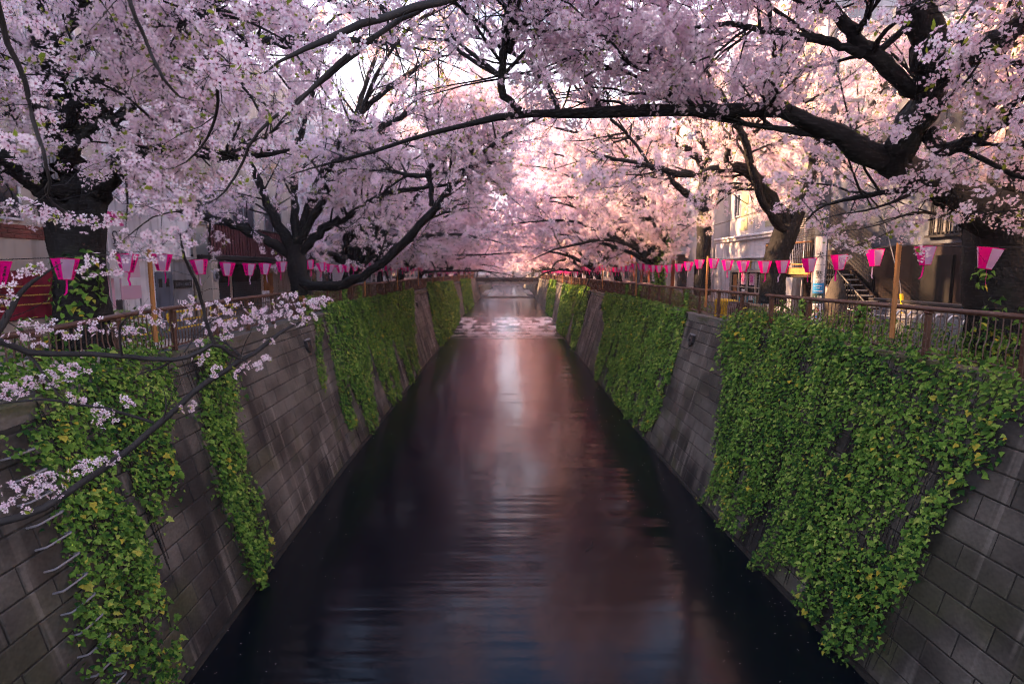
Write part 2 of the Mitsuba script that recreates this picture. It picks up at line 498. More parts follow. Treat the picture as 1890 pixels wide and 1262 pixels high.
def in_poly(px, py, poly):
    poly = np.asarray(poly, float)
    c = np.zeros(len(px), bool)
    for a, b in zip(poly, np.roll(poly, -1, 0)):
        hit = ((a[1] > py) != (b[1] > py)) & (px < (b[0] - a[0]) * (py - a[1]) / (b[1] - a[1] + 1e-12) + a[0])
        c ^= hit
    return c


# ivy curtains, outlined by the corners seen in the photograph and laid on the wall plane they hang on
IVY = [
    (1, [(1335, 592), (1400, 570), (1470, 572), (1560, 604), (1650, 640), (1730, 652), (1820, 672), (1900, 690), (1900, 742), (1850, 785), (1852, 832), (1795, 872), (1768, 930), (1735, 995), (1695, 1085), (1670, 1150), (1622, 1190), (1560, 1222), (1528, 1172), (1500, 1132), (1478, 1090), (1502, 1042), (1452, 1038), (1400, 1058), (1428, 1000), (1440, 952), (1402, 958), (1370, 982), (1322, 976), (1345, 942), (1293, 942), (1318, 880), (1328, 800), (1338, 700)], 'big', 'broad ivy curtain with yellowed leaves hanging down the right wall nearest the camera'),
    (1, [(1118, 540), (1180, 548), (1272, 572), (1262, 620), (1240, 700), (1214, 775), (1188, 802), (1170, 796), (1152, 752), (1136, 742), (1110, 722), (1098, 690), (1108, 640), (1118, 600), (1113, 560)], 'mid', 'ivy curtain on the right wall beyond the bare block strip with the drain flap'),
    (1, [(1066, 525), (1089, 527), (1085, 563), (1073, 612), (1060, 656), (1055, 640), (1058, 598), (1062, 560)], 'far', 'slim far ivy strip on the right wall, first past the second curtain'),
    (1, [(1041, 524), (1064, 527), (1057, 580), (1044, 627), (1033, 622), (1027, 606), (1034, 563)], 'far', 'far ivy strip on the right wall, middle one of three'),
    (1, [(1016, 513), (1028, 516), (1025, 553), (1018, 598), (1008, 592), (1010, 550)], 'far', 'farthest yellow-green ivy strip on the right wall beside the far bridge'),
    (-1, [(-30, 640), (150, 632), (300, 640), (312, 720), (300, 800), (308, 900), (282, 960), (292, 1000), (272, 1050), (290, 1120), (305, 1275), (150, 1275), (140, 1200), (112, 1180), (132, 1100), (130, 1040), (108, 990), (88, 932), (120, 880), (60, 862), (-10, 852), (20, 800), (60, 788), (92, 740), (40, 700), (-30, 690)], 'big', 'broad ivy curtain on the left wall nearest the camera, behind the low boughs'),
    (-1, [(362, 640), (400, 622), (422, 690), (430, 740), (420, 790), (446, 830), (440, 880), (470, 922), (466, 960), (487, 992), (480, 1050), (466, 1097), (440, 1062), (428, 1010), (400, 950), (388, 890), (370, 830), (358, 760)], 'big', 'narrow ivy tail hanging to the water on the left wall beside the bare blocks'),
    (-1, [(578, 582), (592, 588), (592, 650), (600, 690), (597, 727), (586, 700), (581, 640)], 'thin', 'thin short ivy strand on the left wall right of the drain flap'),
    (-1, [(590, 557), (700, 545), (760, 530), (763, 580), (766, 640), (773, 690), (765, 710), (755, 708), (745, 680), (733, 650), (720, 618), (728, 660), (733, 700), (740, 738), (728, 747), (714, 738), (700, 700), (686, 655), (670, 612), (677, 650), (684, 700), (690, 745), (697, 793), (683, 798), (662, 762), (648, 715), (637, 695), (645, 740), (655, 785), (642, 793), (630, 760), (620, 700), (608, 640), (602, 600)], 'mid', 'ivy curtain with four long tails on the left wall beyond the drain flap'),
    (-1, [(786, 516), (834, 517), (846, 553), (847, 608), (838, 616), (832, 600), (836, 636), (824, 643), (813, 650), (804, 626), (796, 585), (789, 547)], 'far', 'ragged far ivy curtain on the left wall in the middle distance'),
    (-1, [(848, 512), (867, 514), (874, 572), (869, 592), (861, 596), (856, 569), (851, 534)], 'far', 'farthest narrow ivy curtain on the left wall by the far bridge'),
]

for s, side in ((-1, 'left'), (1, 'right')):
    wk = thing('canal_wall', f'{side} canal wall of stained grey concrete blocks sloping down to the water', 'wall', 'sloping block walls of the canal')
    # mortar backing sheet
    ys = np.concatenate([np.arange(-30, 60, 1.5), np.arange(60, 241, 4.0)])
    zb = np.full(len(ys), -0.6)
    v = np.vstack([wall_pt(s, ys, zb), wall_pt(s, ys, kerb_z(s, ys) - .3)])
    n = len(ys)
    j = np.arange(n - 1)
    q = np.stack([j, j + 1, j + 1 + n, j + n], -1)
    put('mortar_bed', (v, q if s < 0 else q[:, ::-1]), 'm_mortar', wk)
    rb = np.random.default_rng(11 + s)
    Y0, Y1, Z0, Z1 = [], [], [], []
    for k in range(13):
        e = np.arange(-6 + (k % 2) * BL / 2, 232, BL)
        e = e[:-1]
        Y0.append(e), Y1.append(e + BL)
        Z0.append(np.full(len(e), 0.06 + k * CH)), Z1.append(np.full(len(e), 0.06 + (k + 1) * CH))
    Y0, Y1, Z0, Z1 = map(np.concatenate, (Y0, Y1, Z0, Z1))
    top = kerb_z(s, (Y0 + Y1) / 2) - 0.33
    ok = Z0 < top - 0.12
    Y0, Y1, Z0, Z1, top = Y0[ok], Y1[ok], Z0[ok], Z1[ok], top[ok]
    Z1 = np.minimum(Z1, top)
    g = 0.011
    N = len(Y0)
    proud = 0.018 + rb.uniform(-.006, .008, N)
    c = 0.014
    rings = []
    for (o, ins) in ((0.0, 0.0), (1.0, 0.0), (1.0, c)):
        oo = proud * o - (0.014 if (o, ins) == (1.0, 0.0) else 0.0)
        ring = [wall_pt(s, ya, za, oo) for ya, za in ((Y0 + g + ins, Z0 + g + ins), (Y1 - g - ins, Z0 + g + ins), (Y1 - g - ins, Z1 - g - ins), (Y0 + g + ins, Z1 - g - ins))]
        rings.append(np.stack(ring, 1))
    V = np.concatenate(rings, 1)
    F = [[8, 9, 10, 11]]
    for a in (0, 4):
        for k in range(4):
            F.append([a + k, a + (k + 1) % 4, a + 4 + (k + 1) % 4, a + 4 + k])
    F = np.array(F)
    if s > 0:
        F = F[:, ::-1]
    tone = rb.uniform(0, 1, N)
    cen = wall_pt(s, (Y0 + Y1) / 2, (Z0 + Z1) / 2)
    pr = project(cen)
    vis = (pr[:, 0] > -60) & (pr[:, 0] < 1950) & (pr[:, 1] < 1300) & (cen[:, 1] > 2)
    cov = np.zeros(N, bool)
    for poly in ivy_polys(s):
        cov |= in_poly(pr[:, 0], pr[:, 1], poly)
    score = np.where(vis & ~cov, 1 / pr[:, 2], 0)
    best = np.argsort(-score)[:300]
    rest = np.setdiff1d(np.arange(N), best)
    for b in best:
        put('block', (V[b], F), 'm_wall_block', wk, uv=np.tile([tone[b], 0], (12, 1)))
    fr = (F[None] + (np.arange(len(rest)) * 12)[:, None, None]).reshape(-1, 4)
    put('block_courses', (V[rest].reshape(-1, 3), fr), 'm_wall_block', wk, uv=np.stack([np.repeat(tone[rest], 12), np.zeros(12 * len(rest))], -1), kind='stuff')
    # toe beam at the water line, coping along the top in long cast lengths
    toe = [np.concatenate([wall_pt(s, ys, ys * 0 + z, o)[:, None] for z, o in ((-.5, .10), (0.045, .10), (0.055, .0))], 1)]
    tv = toe[0].reshape(-1, 3)
    i, j = np.meshgrid(np.arange(n - 1), np.arange(2), indexing='ij')
    q = np.stack([i * 3 + j, i * 3 + j + 1, (i + 1) * 3 + j + 1, (i + 1) * 3 + j], -1).reshape(-1, 4)
    put('toe_beam', (tv, q if s > 0 else q[:, ::-1]), 'm_mortar', wk)
    ye = np.concatenate([np.arange(-6, 60, 3.0), np.arange(60, 232, 6.0)])
    for y0, y1 in zip(ye[:-1], ye[1:]):
        q4 = np.array([y0 + .008, y1 - .008])
        kz = kerb_z(s, q4)
        xf = W(s, q4) + BAT * kz
        prof = [(-.05, -.34), (-.05, -.02), (-.03, 0.0), (.34, 0.0), (.36, -.02), (.36, -.40), (.1, -.40), (.02, -.34)]
        v = np.array([[s * (xf[e] + dx), q4[e], kz[e] + dz] for e in (0, 1) for dx, dz in prof])
        nn = len(prof)
        f = [[k, (k + 1) % nn, nn + (k + 1) % nn, nn + k] for k in range(nn)]
        f += [[0, k, k + 1, k + 1] for k in range(1, nn - 1)] + [[nn, nn + k + 1, nn + k, nn + k] for k in range(1, nn - 1)]
        f = np.array(f)
        f = np.vstack([f[:, [0, 1, 2]], f[:, [0, 2, 3]]])
        f = f[f[:, 1] != f[:, 2]]
        put('coping', (v, f if s < 0 else f[:, ::-1]), 'm_coping', wk)
    # end wall behind the reach under the bridge is closed by the bend of the canal
# ------------------------------------------------------------------ far bridge over the canal
br = thing('bridge', 'low concrete road bridge with dark railing crossing the canal in the distance', 'bridge')
YB = 138.0
put('deck', box(-9.6, 9.6, YB, YB + 7, 3.85, 5.30, .05), 'm_concrete', br)
put('edge_beam', box(-9.9, 9.9, YB - .25, YB - .003, 4.55, 5.42, .03), 'm_brown', br)
for s in (-1, 1):
    put('abutment', box(s * 7.3, s * 8.6, YB + .2, YB + 6.5, 0, 3.85, .05), 'm_concrete', br)
    put('end_post', box(s * 8.3, s * 9.0, YB - .2, YB + .2, 5.42, 6.75, .04), 'm_terracotta', br)
put('top_rail', box(-8.3, 8.3, YB - .12, YB - .04, 6.48, 6.56), 'm_steel_dull', br)
for k in range(14):
    x = -8.0 + k * 16 / 13
    put('rail_post', box(x - .05, x + .05, YB - .12, YB - .04, 5.42, 6.48), 'm_steel_dull', br)
bars = [box(x - .012, x + .012, YB - .1, YB - .06, 5.5, 6.48) for x in np.arange(-8.2, 8.2, .16)]
put('baluster_panel', cat(bars), 'm_steel_dull', br, kind='stuff')
put('notice', box(6.6, 7.25, YB - .2, YB - .14, 5.6, 6.7), 'm_white', br)

# the bridge the camera stands on
b2 = thing('bridge', 'concrete footbridge under the camera, from which the picture is taken', 'bridge')
put('deck', box(-9.5, 9.5, -4.2, -.75, 5.0, 5.55, .05), 'm_concrete', b2)
put('kerb', box(-9.5, 9.5, -.74, -.55, 4.9, 5.75, .03), 'm_brown', b2)
put('top_rail', box(-8.5, 8.5, -.7, -.6, 6.55, 6.63, .02), 'm_rail', b2)

# the hillside of buildings and the bend that closes the view
for s in (-1, 1):
    pass
put('far_wall', box(-7.4, 7.4, 236, 238, 0, 5.6, .05), 'm_mauve', None, label='pale wall closing the canal where it bends beyond the far bridge', cat='wall')

# ------------------------------------------------------------------ railings along both kerbs
for s, side in ((-1, 'left'), (1, 'right')):
    rl = thing('railing', f'brown metal railing with round handrail along the top of the {side} canal wall', 'railing', 'brown railings along the canal')
    # handrail in 4 m lengths
    yb = np.concatenate([np.arange(-2, 50, 4.0), np.arange(50, 139, 8.0)])
    for y0, y1 in zip(yb[:-1], yb[1:]):
        ys = np.linspace(y0 + .004, y1 - .004, 5)
        put('handrail', tube(np.stack([rail_x(s, ys), ys, rail_z(s, ys)], -1), 0.052, 10), 'm_rail', rl, smooth=35)
        put('bottom_rail', tube(np.stack([rail_x(s, ys), ys, kerb_z(s, ys) + .12], -1), 0.026, 6), 'm_rail', rl, smooth=35)
    yp = np.arange(5.0, 136, 2.0)
    for y in yp:
        x, z0, z1 = float(rail_x(s, y)), float(kerb_z(s, y)), float(rail_z(s, y))
        put('post', cat([box(x - .05, x + .05, y - .05, y + .05, z0, z1 - .10, .012), box(x - .065, x + .065, y - .065, y + .065, z1 - .098, z1 - .046, .015)]), 'm_rail', rl)
    far = []
    cnt = 0
    for y in yp[:-1]:
        for k in range(1, 14):
            t = y + k * 2 / 14
            x, z0, z1 = float(rail_x(s, t)), float(kerb_z(s, t)) + .12, float(rail_z(s, t)) - .03
            h = z1 - z0
            pts = [(x, t, z1), (x, t, z0 + .50 * h), (x - s * .035, t, z0 + .36 * h), (x - s * .035, t, z0 + .14 * h), (x - s * .01, t, z0)]
            m = tube(pts, 0.0135, 4, False)
            px = project(np.array([[x, t, z1 - .2]]))[0]
            if cnt < 296 and -60 < px[0] < 1950:
                put('baluster', m, 'm_rail', rl)
                cnt += 1
            else:
                far.append(m)
    put('far_balusters', cat(far), 'm_rail', rl, kind='stuff')

# ------------------------------------------------------------------ lanterns on their poles and wires
LANT = []


def hex_lantern():
    H, rt, rb_ = 0.345, 0.200, 0.105
    g = np.arange(6) * np.pi / 3
    top = np.stack([rt * np.cos(g), rt * np.sin(g), g * 0], -1)
    bot = np.stack([rb_ * np.cos(g), rb_ * np.sin(g), g * 0 - H], -1)
    pan = []
    for k in range(6):
        a, b, c, d = top[k], top[(k + 1) % 6], bot[(k + 1) % 6], bot[k]
        pan.append((np.array([a, b, c, d]), np.array([[3, 2, 1, 0]])))
    ring = lambda r, z, w: tube(np.array([[r * math.cos(t), r * math.sin(t), z] for t in np.append(g, [2 * np.pi])]), w, 4, False)
    bottom = (np.vstack([bot, [[0, 0, -H]]]), np.array([[k, (k + 1) % 6, 6, 6] for k in range(6)])[:, :3])
    frame = ring(rt, 0, .006), ring(rb_, -H, .006)
    return [cat([pan[0]]), cat([pan[1]]), cat([pan[2]]), cat([pan[3]]), cat([pan[4]]), cat([pan[5]])], frame, bottom


PAN, FRAME, BOTTOM = hex_lantern()
L_near = [mikit.ply(p) for p in PAN]
L_pink, L_white = mikit.ply(cat([PAN[0], PAN[2], PAN[4], BOTTOM])), mikit.ply(cat([PAN[1], PAN[3], PAN[5]]))
L_rim, L_low, L_bot = mikit.ply(FRAME[0]), mikit.ply(FRAME[1]), mikit.ply(BOTTOM)
TAIL = []
for k in range(4):
    rt_ = np.random.default_rng(k)
    zz = np.linspace(0, -.27, 7)
    xx = np.cumsum(rt_.normal(0, .012, 7)) * np.linspace(0, 1.5, 7)
    v = np.vstack([np.stack([xx - .017, zz * 0, zz], -1), np.stack([xx + .017, zz * 0 + .004, zz], -1)])
    j = np.arange(6)
    TAIL.append(mikit.ply((v + [0, 0, -.345], np.stack([j, j + 1, j + 8, j + 7], -1))))

for s, side in ((-1, 'left'), (1, 'right')):
    rg = np.random.default_rng(20 + s)
    poles = [1.2, 12.0, 21.6, 31.2, 41, 51, 61, 71, 82, 93, 104, 115, 126] if s < 0 else [-0.5, 11.7, 21.9, 33.5, 45.5, 57, 68.5, 80, 92, 104, 116, 128]
    wire = []
    n_l = 0
    lx = lambda y: float(s * (abs(rail_x(s, y)) - 0.16))
    for i, y in enumerate(poles):
        x = lx(y)
        zt = float(rail_z(s, y)) + 1.30 - 0.25 * (y > 60)
        if i > 0:
            lean = rg.normal(0, .012, 2)
            pts = np.array([[x, y, zt - 1.95], [x + lean[0], y + lean[1], zt]])
            put('lantern_pole', tube(pts, 0.047 if i < 3 else .04, 8), 'm_wood', None, smooth=40,
                label=f'brown wooden pole holding the lantern string at the {side} railing, {ordinal(i - 1)} along from the front', cat='pole', group=f'lantern poles along the {side} railing')
        if i == 0:
            continue
        y0, y1 = poles[i - 1], y
        t = np.linspace(0, 1, 13)
        z0 = float(rail_z(s, max(y0, -2))) + 1.26 - 0.25 * (y0 > 60)
        z1 = zt - .04
        wz = z0 * (1 - t) + z1 * t - 0.22 * 4 * t * (1 - t)
        wire.append(np.stack([[lx(a) for a in y0 * (1 - t) + y1 * t], y0 * (1 - t) + y1 * t, wz], -1))
        n = 8 if s > 0 else 7
        for k in range(n):
            tt = (k + .5) / n + rg.normal(0, .012)
            yl = y0 * (1 - tt) + y1 * tt
            if yl < 7.2:
                continue
            zl = z0 * (1 - tt) + z1 * tt - 0.22 * 4 * tt * (1 - tt) - .02
            xl = lx(yl)
            ang = rg.normal(0, .13) + (math.pi / 6 + .05 if s < 0 else math.pi / 6 + .35) + math.pi / 3 * (1 if s < 0 else 0)
            X = T4().translate([xl, yl, zl]).rotate([0, 0, 1], math.degrees(ang)).rotate([1, 0, 0], float(rg.normal(0, 4)))
            ln = thing('lantern', f'pink and white paper lantern on the {side} string, {ordinal(n_l)} from the front', 'lantern', f'paper lanterns on the {side} string')
            n_l += 1
            LANT.append((ln, s, i, X))
            if i < 4:
                for p in range(6):
                    put('panel', L_near[p], 'm_lantern_pink' if p % 2 == 0 else 'm_lantern_white', ln, xf=X)
                put('rim', L_rim, 'm_lantern_pink', ln, xf=X)
                put('lower_rim', L_low, 'm_lantern_pink', ln, xf=X)
                put('base', L_bot, 'm_lantern_pink', ln, xf=X)
            else:
                put('pink_panel', L_pink, 'm_lantern_pink', ln, xf=X)
                put('white_panel', L_white, 'm_lantern_white', ln, xf=X)
            put('ribbon', TAIL[int(rg.integers(4))], 'm_lantern_pink' if rg.random() < .6 else 'm_lantern_white', ln, xf=T4().translate([xl, yl, zl]).rotate([0, 0, 1], float(rg.uniform(-40, 40))).rotate([0, 1, 0], float(rg.normal(0, 7))))
    put('lantern_wire', cat([tube(w_, 0.007, 4, False) for w_ in wire]), 'm_cable', None, label=f'thin black wire carrying the lanterns along the {side} railing', cat='wire')
# ------------------------------------------------------------------ blossom, leaves
def petal_flower(lod):
    v, f, u = [], [], []
    if lod == 0:
        for k in range(5):
            a = k * 2 * np.pi / 5
            b = len(v)
            for r, da, z in ((.07, 0, 0), (.62, -.52, .14), (.62, .52, .14), (1.0, -.25, .30), (.86, 0, .24), (1.0, .25, .30), (.60, 0, .07)):
                v.append([r * math.cos(a + da), r * math.sin(a + da), z]), u.append(r)
            f += [[b, b + 6, b + 1], [b, b + 2, b + 6], [b + 6, b + 4, b + 1], [b + 6, b + 2, b + 4], [b + 1, b + 4, b + 3], [b + 2, b + 5, b + 4]]
        b = len(v)
        v.append([0, 0, .26]), u.append(.26)
        for k in range(5):
            v.append([.10 * math.cos(k * 1.2566), .10 * math.sin(k * 1.2566), .02]), u.append(0)
        f += [[b, b + 1 + k, b + 1 + (k + 1) % 5] for k in range(5)]
    elif lod == 1:
        for k in range(5):
            a = k * 2 * np.pi / 5
            b = len(v)
            for r, da, z in ((.0, 0, 0), (.85, -.48, .2), (.92, .0, .22), (.85, .48, .2)):
                v.append([r * math.cos(a + da), r * math.sin(a + da), z]), u.append(r)
            f += [[b, b + 2, b + 1], [b, b + 3, b + 2]]
    elif lod == 2:
        v, u, f = [[0, 0, -.1]], [0.05], []
        for k in range(5):
            a = k * 2 * np.pi / 5
            for da in (-.50, .50):
                v.append([.98 * math.cos(a + da), .98 * math.sin(a + da), .2]), u.append(.95)
            f.append([0, 1 + 2 * k, 2 + 2 * k])
    else:
        v, u = [[1, -.2, .1], [.1, .75, -.1], [-1, .15, .12], [-.1, -.8, -.05]], [.7, .4, .9, .35]
        f = [[0, 1, 2], [0, 2, 3]]
    return np.array(v, float), np.array(f), np.array(u)


FLOWER = [petal_flower(k) for k in range(4)]


def frames(nrm, rng):
    n = unit(nrm)
    r = unit(np.cross(n, rng.normal(size=n.shape)))
    return r, np.cross(n, r), n


def scatter(tmpl, pos, nrm, size, rnd, rng):
    v, f, u = tmpl
    a, b, n = frames(nrm, rng)
    s = np.broadcast_to(size, (len(pos),))[:, None, None]
    V = pos[:, None] + s * (v[None, :, :1] * a[:, None] + v[None, :, 1:2] * b[:, None] + v[None, :, 2:] * n[:, None])
    F = f[None] + (np.arange(len(pos)) * len(v))[:, None, None]
    U = np.stack([np.tile(u, len(pos)), np.repeat(rnd, len(v))], -1)
    return V.reshape(-1, 3), F.reshape(-1, 3), U


def cluster(cen, lod, rng, n, rad, size, up=0.0):
    """n flowers round each centre: a loose ball, faces turned outward."""
    N = len(cen)
    d = unit(rng.normal(size=(N, n, 3)) + [0, 0, up])
    r = rad * rng.uniform(.45, 1.1, (N, n, 1))
    pos = (cen[:, None] + d * r).reshape(-1, 3)
    nrm = (d + .45 * rng.normal(size=d.shape)).reshape(-1, 3)
    rnd = np.clip(np.repeat(rng.uniform(0, 1, N), n) * .5 + rng.uniform(0, .5, N * n), 0, 1)
    return scatter(FLOWER[lod], pos, nrm, size * rng.uniform(.85, 1.15, N * n), rnd, rng)


def leaflet():
    v = np.array([[0, 0, 0], [.35, .26, .06], [.35, -.26, .06], [.7, .2, .02], [.7, -.2, .02], [1.05, 0, -.1], [.5, 0, -.02]])
    f = np.array([[0, 6, 1], [0, 2, 6], [1, 6, 3], [2, 4, 6], [6, 5, 3], [6, 4, 5]])
    return v, f, np.array([.1, .8, .8, .9, .9, 1, .3])


LEAFLET = leaflet()


def young_leaves(cen, rng, size, n=3):
    pos = np.repeat(cen, n, 0) + rng.normal(0, .01, (len(cen) * n, 3))
    nr = rng.normal(size=pos.shape) + [0, 0, .6]
    return scatter(LEAFLET, pos, nr, size * rng.uniform(.6, 1.2, len(pos)), rng.uniform(0, 1, len(pos)), rng)


# ------------------------------------------------------------------ branching
def spawn(rng, P, R, count, tmin, len_a, len_b, S, ang, upb, wander, droop, rr):
    """count children on every polyline of P (N, K, 3)."""
    N, K = R.shape
    t = rng.uniform(tmin, 1.0, (N, count))
    x = t * (K - 1)
    i = np.minimum(x.astype(int), K - 2)
    w = (x - i)[..., None]
    n = np.arange(N)[:, None]
    p0 = P[n, i] * (1 - w) + P[n, i + 1] * w
    r0 = R[n, i] * (1 - w[..., 0]) + R[n, i + 1] * w[..., 0]
    tan = unit(P[n, i + 1] - P[n, i])
    per = unit(np.cross(tan, rng.normal(size=tan.shape)))
    a = rng.normal(ang, .22, t.shape)[..., None]
    d = unit(np.cos(a) * tan + np.sin(a) * per + [0, 0, upb])
    L = (len_a * (1 - t) + len_b * t) * rng.uniform(.65, 1.3, t.shape)
    p0, d, L, r0 = p0.reshape(-1, 3), d.reshape(-1, 3), L.ravel(), r0.ravel()
    pts = [p0]
    for k in range(S - 1):
        d = unit(d + rng.normal(0, wander, d.shape) + [0, 0, droop])
        pts.append(pts[-1] + d * (L / (S - 1))[:, None])
    rad = np.minimum(r0 * .62, rr * L)[:, None] * np.linspace(1, .28, S)
    return np.stack(pts, 1), rad


def zmin_at(p):
    """The canopy over the water is kept clear of the open channel."""
    x, y = p[..., 0], p[..., 1]
    over = np.interp(y, [0, 5, 9, 14, 20, 30, 45, 70, 110, 150], [10.0, 9.5, 9.3, 9.1, 9.0, 8.6, 8.1, 7.6, 7.0, 6.6])
    side = np.interp(y, [0, 7, 12, 20, 40, 100], [7.4, 7.4, 7.4, 7.25, 7.25, 7.35])
    k = np.where(x > 0, np.clip((x - 4.3 + .5 * (y > 20)) / 1.4, 0, 1), np.clip((-x - 2.6) / 1.8, 0, 1))
    return over * (1 - k) + side * k


def px_limb(rows, n=16):
    """Limb traced along (px, py, distance, radius) rows."""
    a = np.array([[*at_y(px, py, y), r] for px, py, y, r in rows])
    a = path(a, n)
    return a[:, :3], a[:, 3]


def limbs_auto(rng, base, s, zfork, reach, count, r0):
    """Limbs of a riverside cherry: arching out over the water, along the street and up."""
    out = []
    for k in range(count):
        az = (math.pi if s > 0 else 0.0) + (k - (count - 1) / 2) * (3.9 / count) + rng.normal(0, .2)
        toward = math.cos(az - (math.pi if s > 0 else 0.0))
        if k % 3 == 2:
            L, el = reach * rng.uniform(.75, 1.0), rng.uniform(.85, 1.2)
        else:
            L, el = reach * (rng.uniform(.75, 1.05) if toward > .2 else rng.uniform(.5, .75)), rng.uniform(.42, .85)
        d = np.array([math.cos(az) * math.cos(el), math.sin(az) * math.cos(el), math.sin(el)])
        p = [np.array(base) + [0, 0, zfork * rng.uniform(.78, 1.0)]]
        nseg = 9
        for q in range(nseg):
            d = unit(d + rng.normal(0, .10, 3) + [0, 0, -.075])
            p.append(p[-1] + d * L / nseg)
        a = path(np.array(p), 16)
        out.append((a, r0 * rng.uniform(.36, .52) * np.linspace(1, .12, 16) ** 1.1))
    return out


class Tree:
    pass


def make_tree(name_label, base, trunk, limbs, seed, group='cherry trees lining the canal', dens=1.0, near_parts=0, prune=True, extra=None, lod_shift=0, nbr=14, pale=False, up=.12):
    rng = np.random.default_rng(seed)
    tk = thing('cherry_tree', name_label, 'tree', group)
    bark = 'm_pale_bark' if pale else 'm_bark'
    dist = math.hypot(base[0], base[1])
    far = dist > 42
    if trunk is not None:
        tp, tr = trunk
        tp, tr = np.asarray(tp, float), np.asarray(tr, float)
        a = path(np.column_stack([tp, tr]), 22)
        sides = 14 if not far else 8
        v, f = tubes(a[None, :, :3], a[None, :, 3], sides)
        off = meshkit.fbm(v * [2.2, 2.2, 1.1] + seed, 3) - .5
        cen = np.repeat(a[:, :3], sides, 0)
        v = cen + (v - cen) * (1 + .5 * off[:, None])
        put('trunk', (v, f), bark, tk, smooth=True)
    KS = 30 if not far else 14
    P = np.stack([path(p, KS) for p, r in limbs])
    R = np.stack([np.interp(np.linspace(0, 1, KS), np.linspace(0, 1, len(r)), r) for p, r in limbs])
    R[:, -3:] *= [.75, .5, .2]
    wob = rng.normal(0, 1, P.shape) * (R[:, :, None] * .16)
    Pw = P + wob
    v, f = tubes(Pw, R, 10 if not far else 6)
    nv = KS * (10 if not far else 6)
    if not far:
        cen_ = np.repeat(Pw.reshape(-1, 3), 10, 0)
        v = cen_ + (v - cen_) * (1 + 1.0 * (meshkit.fbm(v * 4.5 + seed, 3) - .5)[:, None])
    for k in range(len(P)):
        m = f[(f[:, 0] >= k * nv) & (f[:, 0] < (k + 1) * nv)] - k * nv
        put('limb', (v[k * nv:(k + 1) * nv], m), bark, tk, smooth=True)
    B, BR = spawn(rng, P, R, nbr, .22, 2.7, 1.2, 7, .95, up, .16, -.02, .016)
    if prune:
        ok = (B[:, -1, 2] > zmin_at(B[:, -1])) & (B[:, 3, 2] > zmin_at(B[:, 3])) & (np.linalg.norm(B[:, -1] - EYE, axis=1) > 2.2)
        B, BR = B[ok], BR[ok]
    C, CR = spawn(rng, B, BR, 7 if not far else 5, .15, 1.05, .55, 5, .85, .08, .22, -.03, .0115)
    if prune:
        ok = (C[:, -1, 2] > zmin_at(C[:, -1])) & (np.linalg.norm(C[:, -1] - EYE, axis=1) > 2.0)
        C, CR = C[ok], CR[ok]
    kb = [0, 1, 2, 3, 4, 5, 6] if dist < 15 else [0, 2, 4, 6]
    t1, t2 = tubes(B[:, kb], BR[:, kb], 4 if not far else 3), (tubes(C, CR, 3) if dist < 15 else tubes(C[:, [0, 2, 4]], CR[:, [0, 2, 4]], 3) if not far else tubes(C[::2, [0, 2, 4]], CR[::2, [0, 2, 4]], 3))
    put('branches', t1, bark, tk, smooth=True, kind='stuff')
    tw = [t2]
    # flower centres along the twigs
    cen = []
    for Q, lo, sp in ((B, .35, .20), (C, .08, .105)):
        seg = np.linalg.norm(np.diff(Q, axis=1), axis=2).sum(1)
        n = np.maximum((seg * (1 - lo) / sp * dens / 2.6).astype(int), 1)
        idx = np.repeat(np.arange(len(Q)), n)
        t = lo + (1 - lo) * rng.uniform(0, 1, len(idx)) ** .8
        x = t * (Q.shape[1] - 1)
        i = np.minimum(x.astype(int), Q.shape[1] - 2)
        w = (x - i)[:, None]
        nodes = Q[idx, i] * (1 - w) + Q[idx, i + 1] * w
        nodes = np.repeat(nodes, 1 + rng.integers(1, 5, len(nodes)), 0)[:int(len(nodes) * 2.9)] if len(nodes) else nodes
        cen.append(nodes + rng.normal(0, .034, nodes.shape))
    cen = np.vstack(cen)
    # blossom comes in uneven clumps; some twigs stay thin
    hold = meshkit.fbm(cen * 1.1 + seed * 3.7, 3)
    cen = cen[rng.uniform(0, 1, len(cen)) < np.clip((hold - .27) * 4.2, .12, 1)]
    if prune:
        cen = cen[(cen[:, 2] > zmin_at(cen) - .15)]
        slot = (np.abs(cen[:, 0] - .3) < 1.7) & (cen[:, 1] > 24)   # farther on the crowns of the two rows hardly meet over mid-channel
        cen = cen[~slot | (rng.uniform(0, 1, len(cen)) < np.where(cen[:, 1] > 72, .15, .65))]
    d = np.linalg.norm(cen - EYE, axis=1)
    pr = project(cen)
    front = pr[:, 2] > .3
    inview = front & (pr[:, 0] > -250) & (pr[:, 0] < 2140) & (pr[:, 1] > -350)
    cen = cen[(d > 2.0) & (inview | (rng.uniform(0, 1, len(cen)) < .45))]
    inview = inview[(d > 2.0) & True][:0]
    d = np.linalg.norm(cen - EYE, axis=1)
    pr = project(cen)
    seen = (pr[:, 2] > .3) & (pr[:, 0] > -120) & (pr[:, 0] < 2010) & (pr[:, 1] > -150)
    lod = np.where(~seen, 4, np.where(d < 4.4, 0, np.where(d < 6.2, 1, np.where(d < 8.6, 2, 3))))
    parts = []
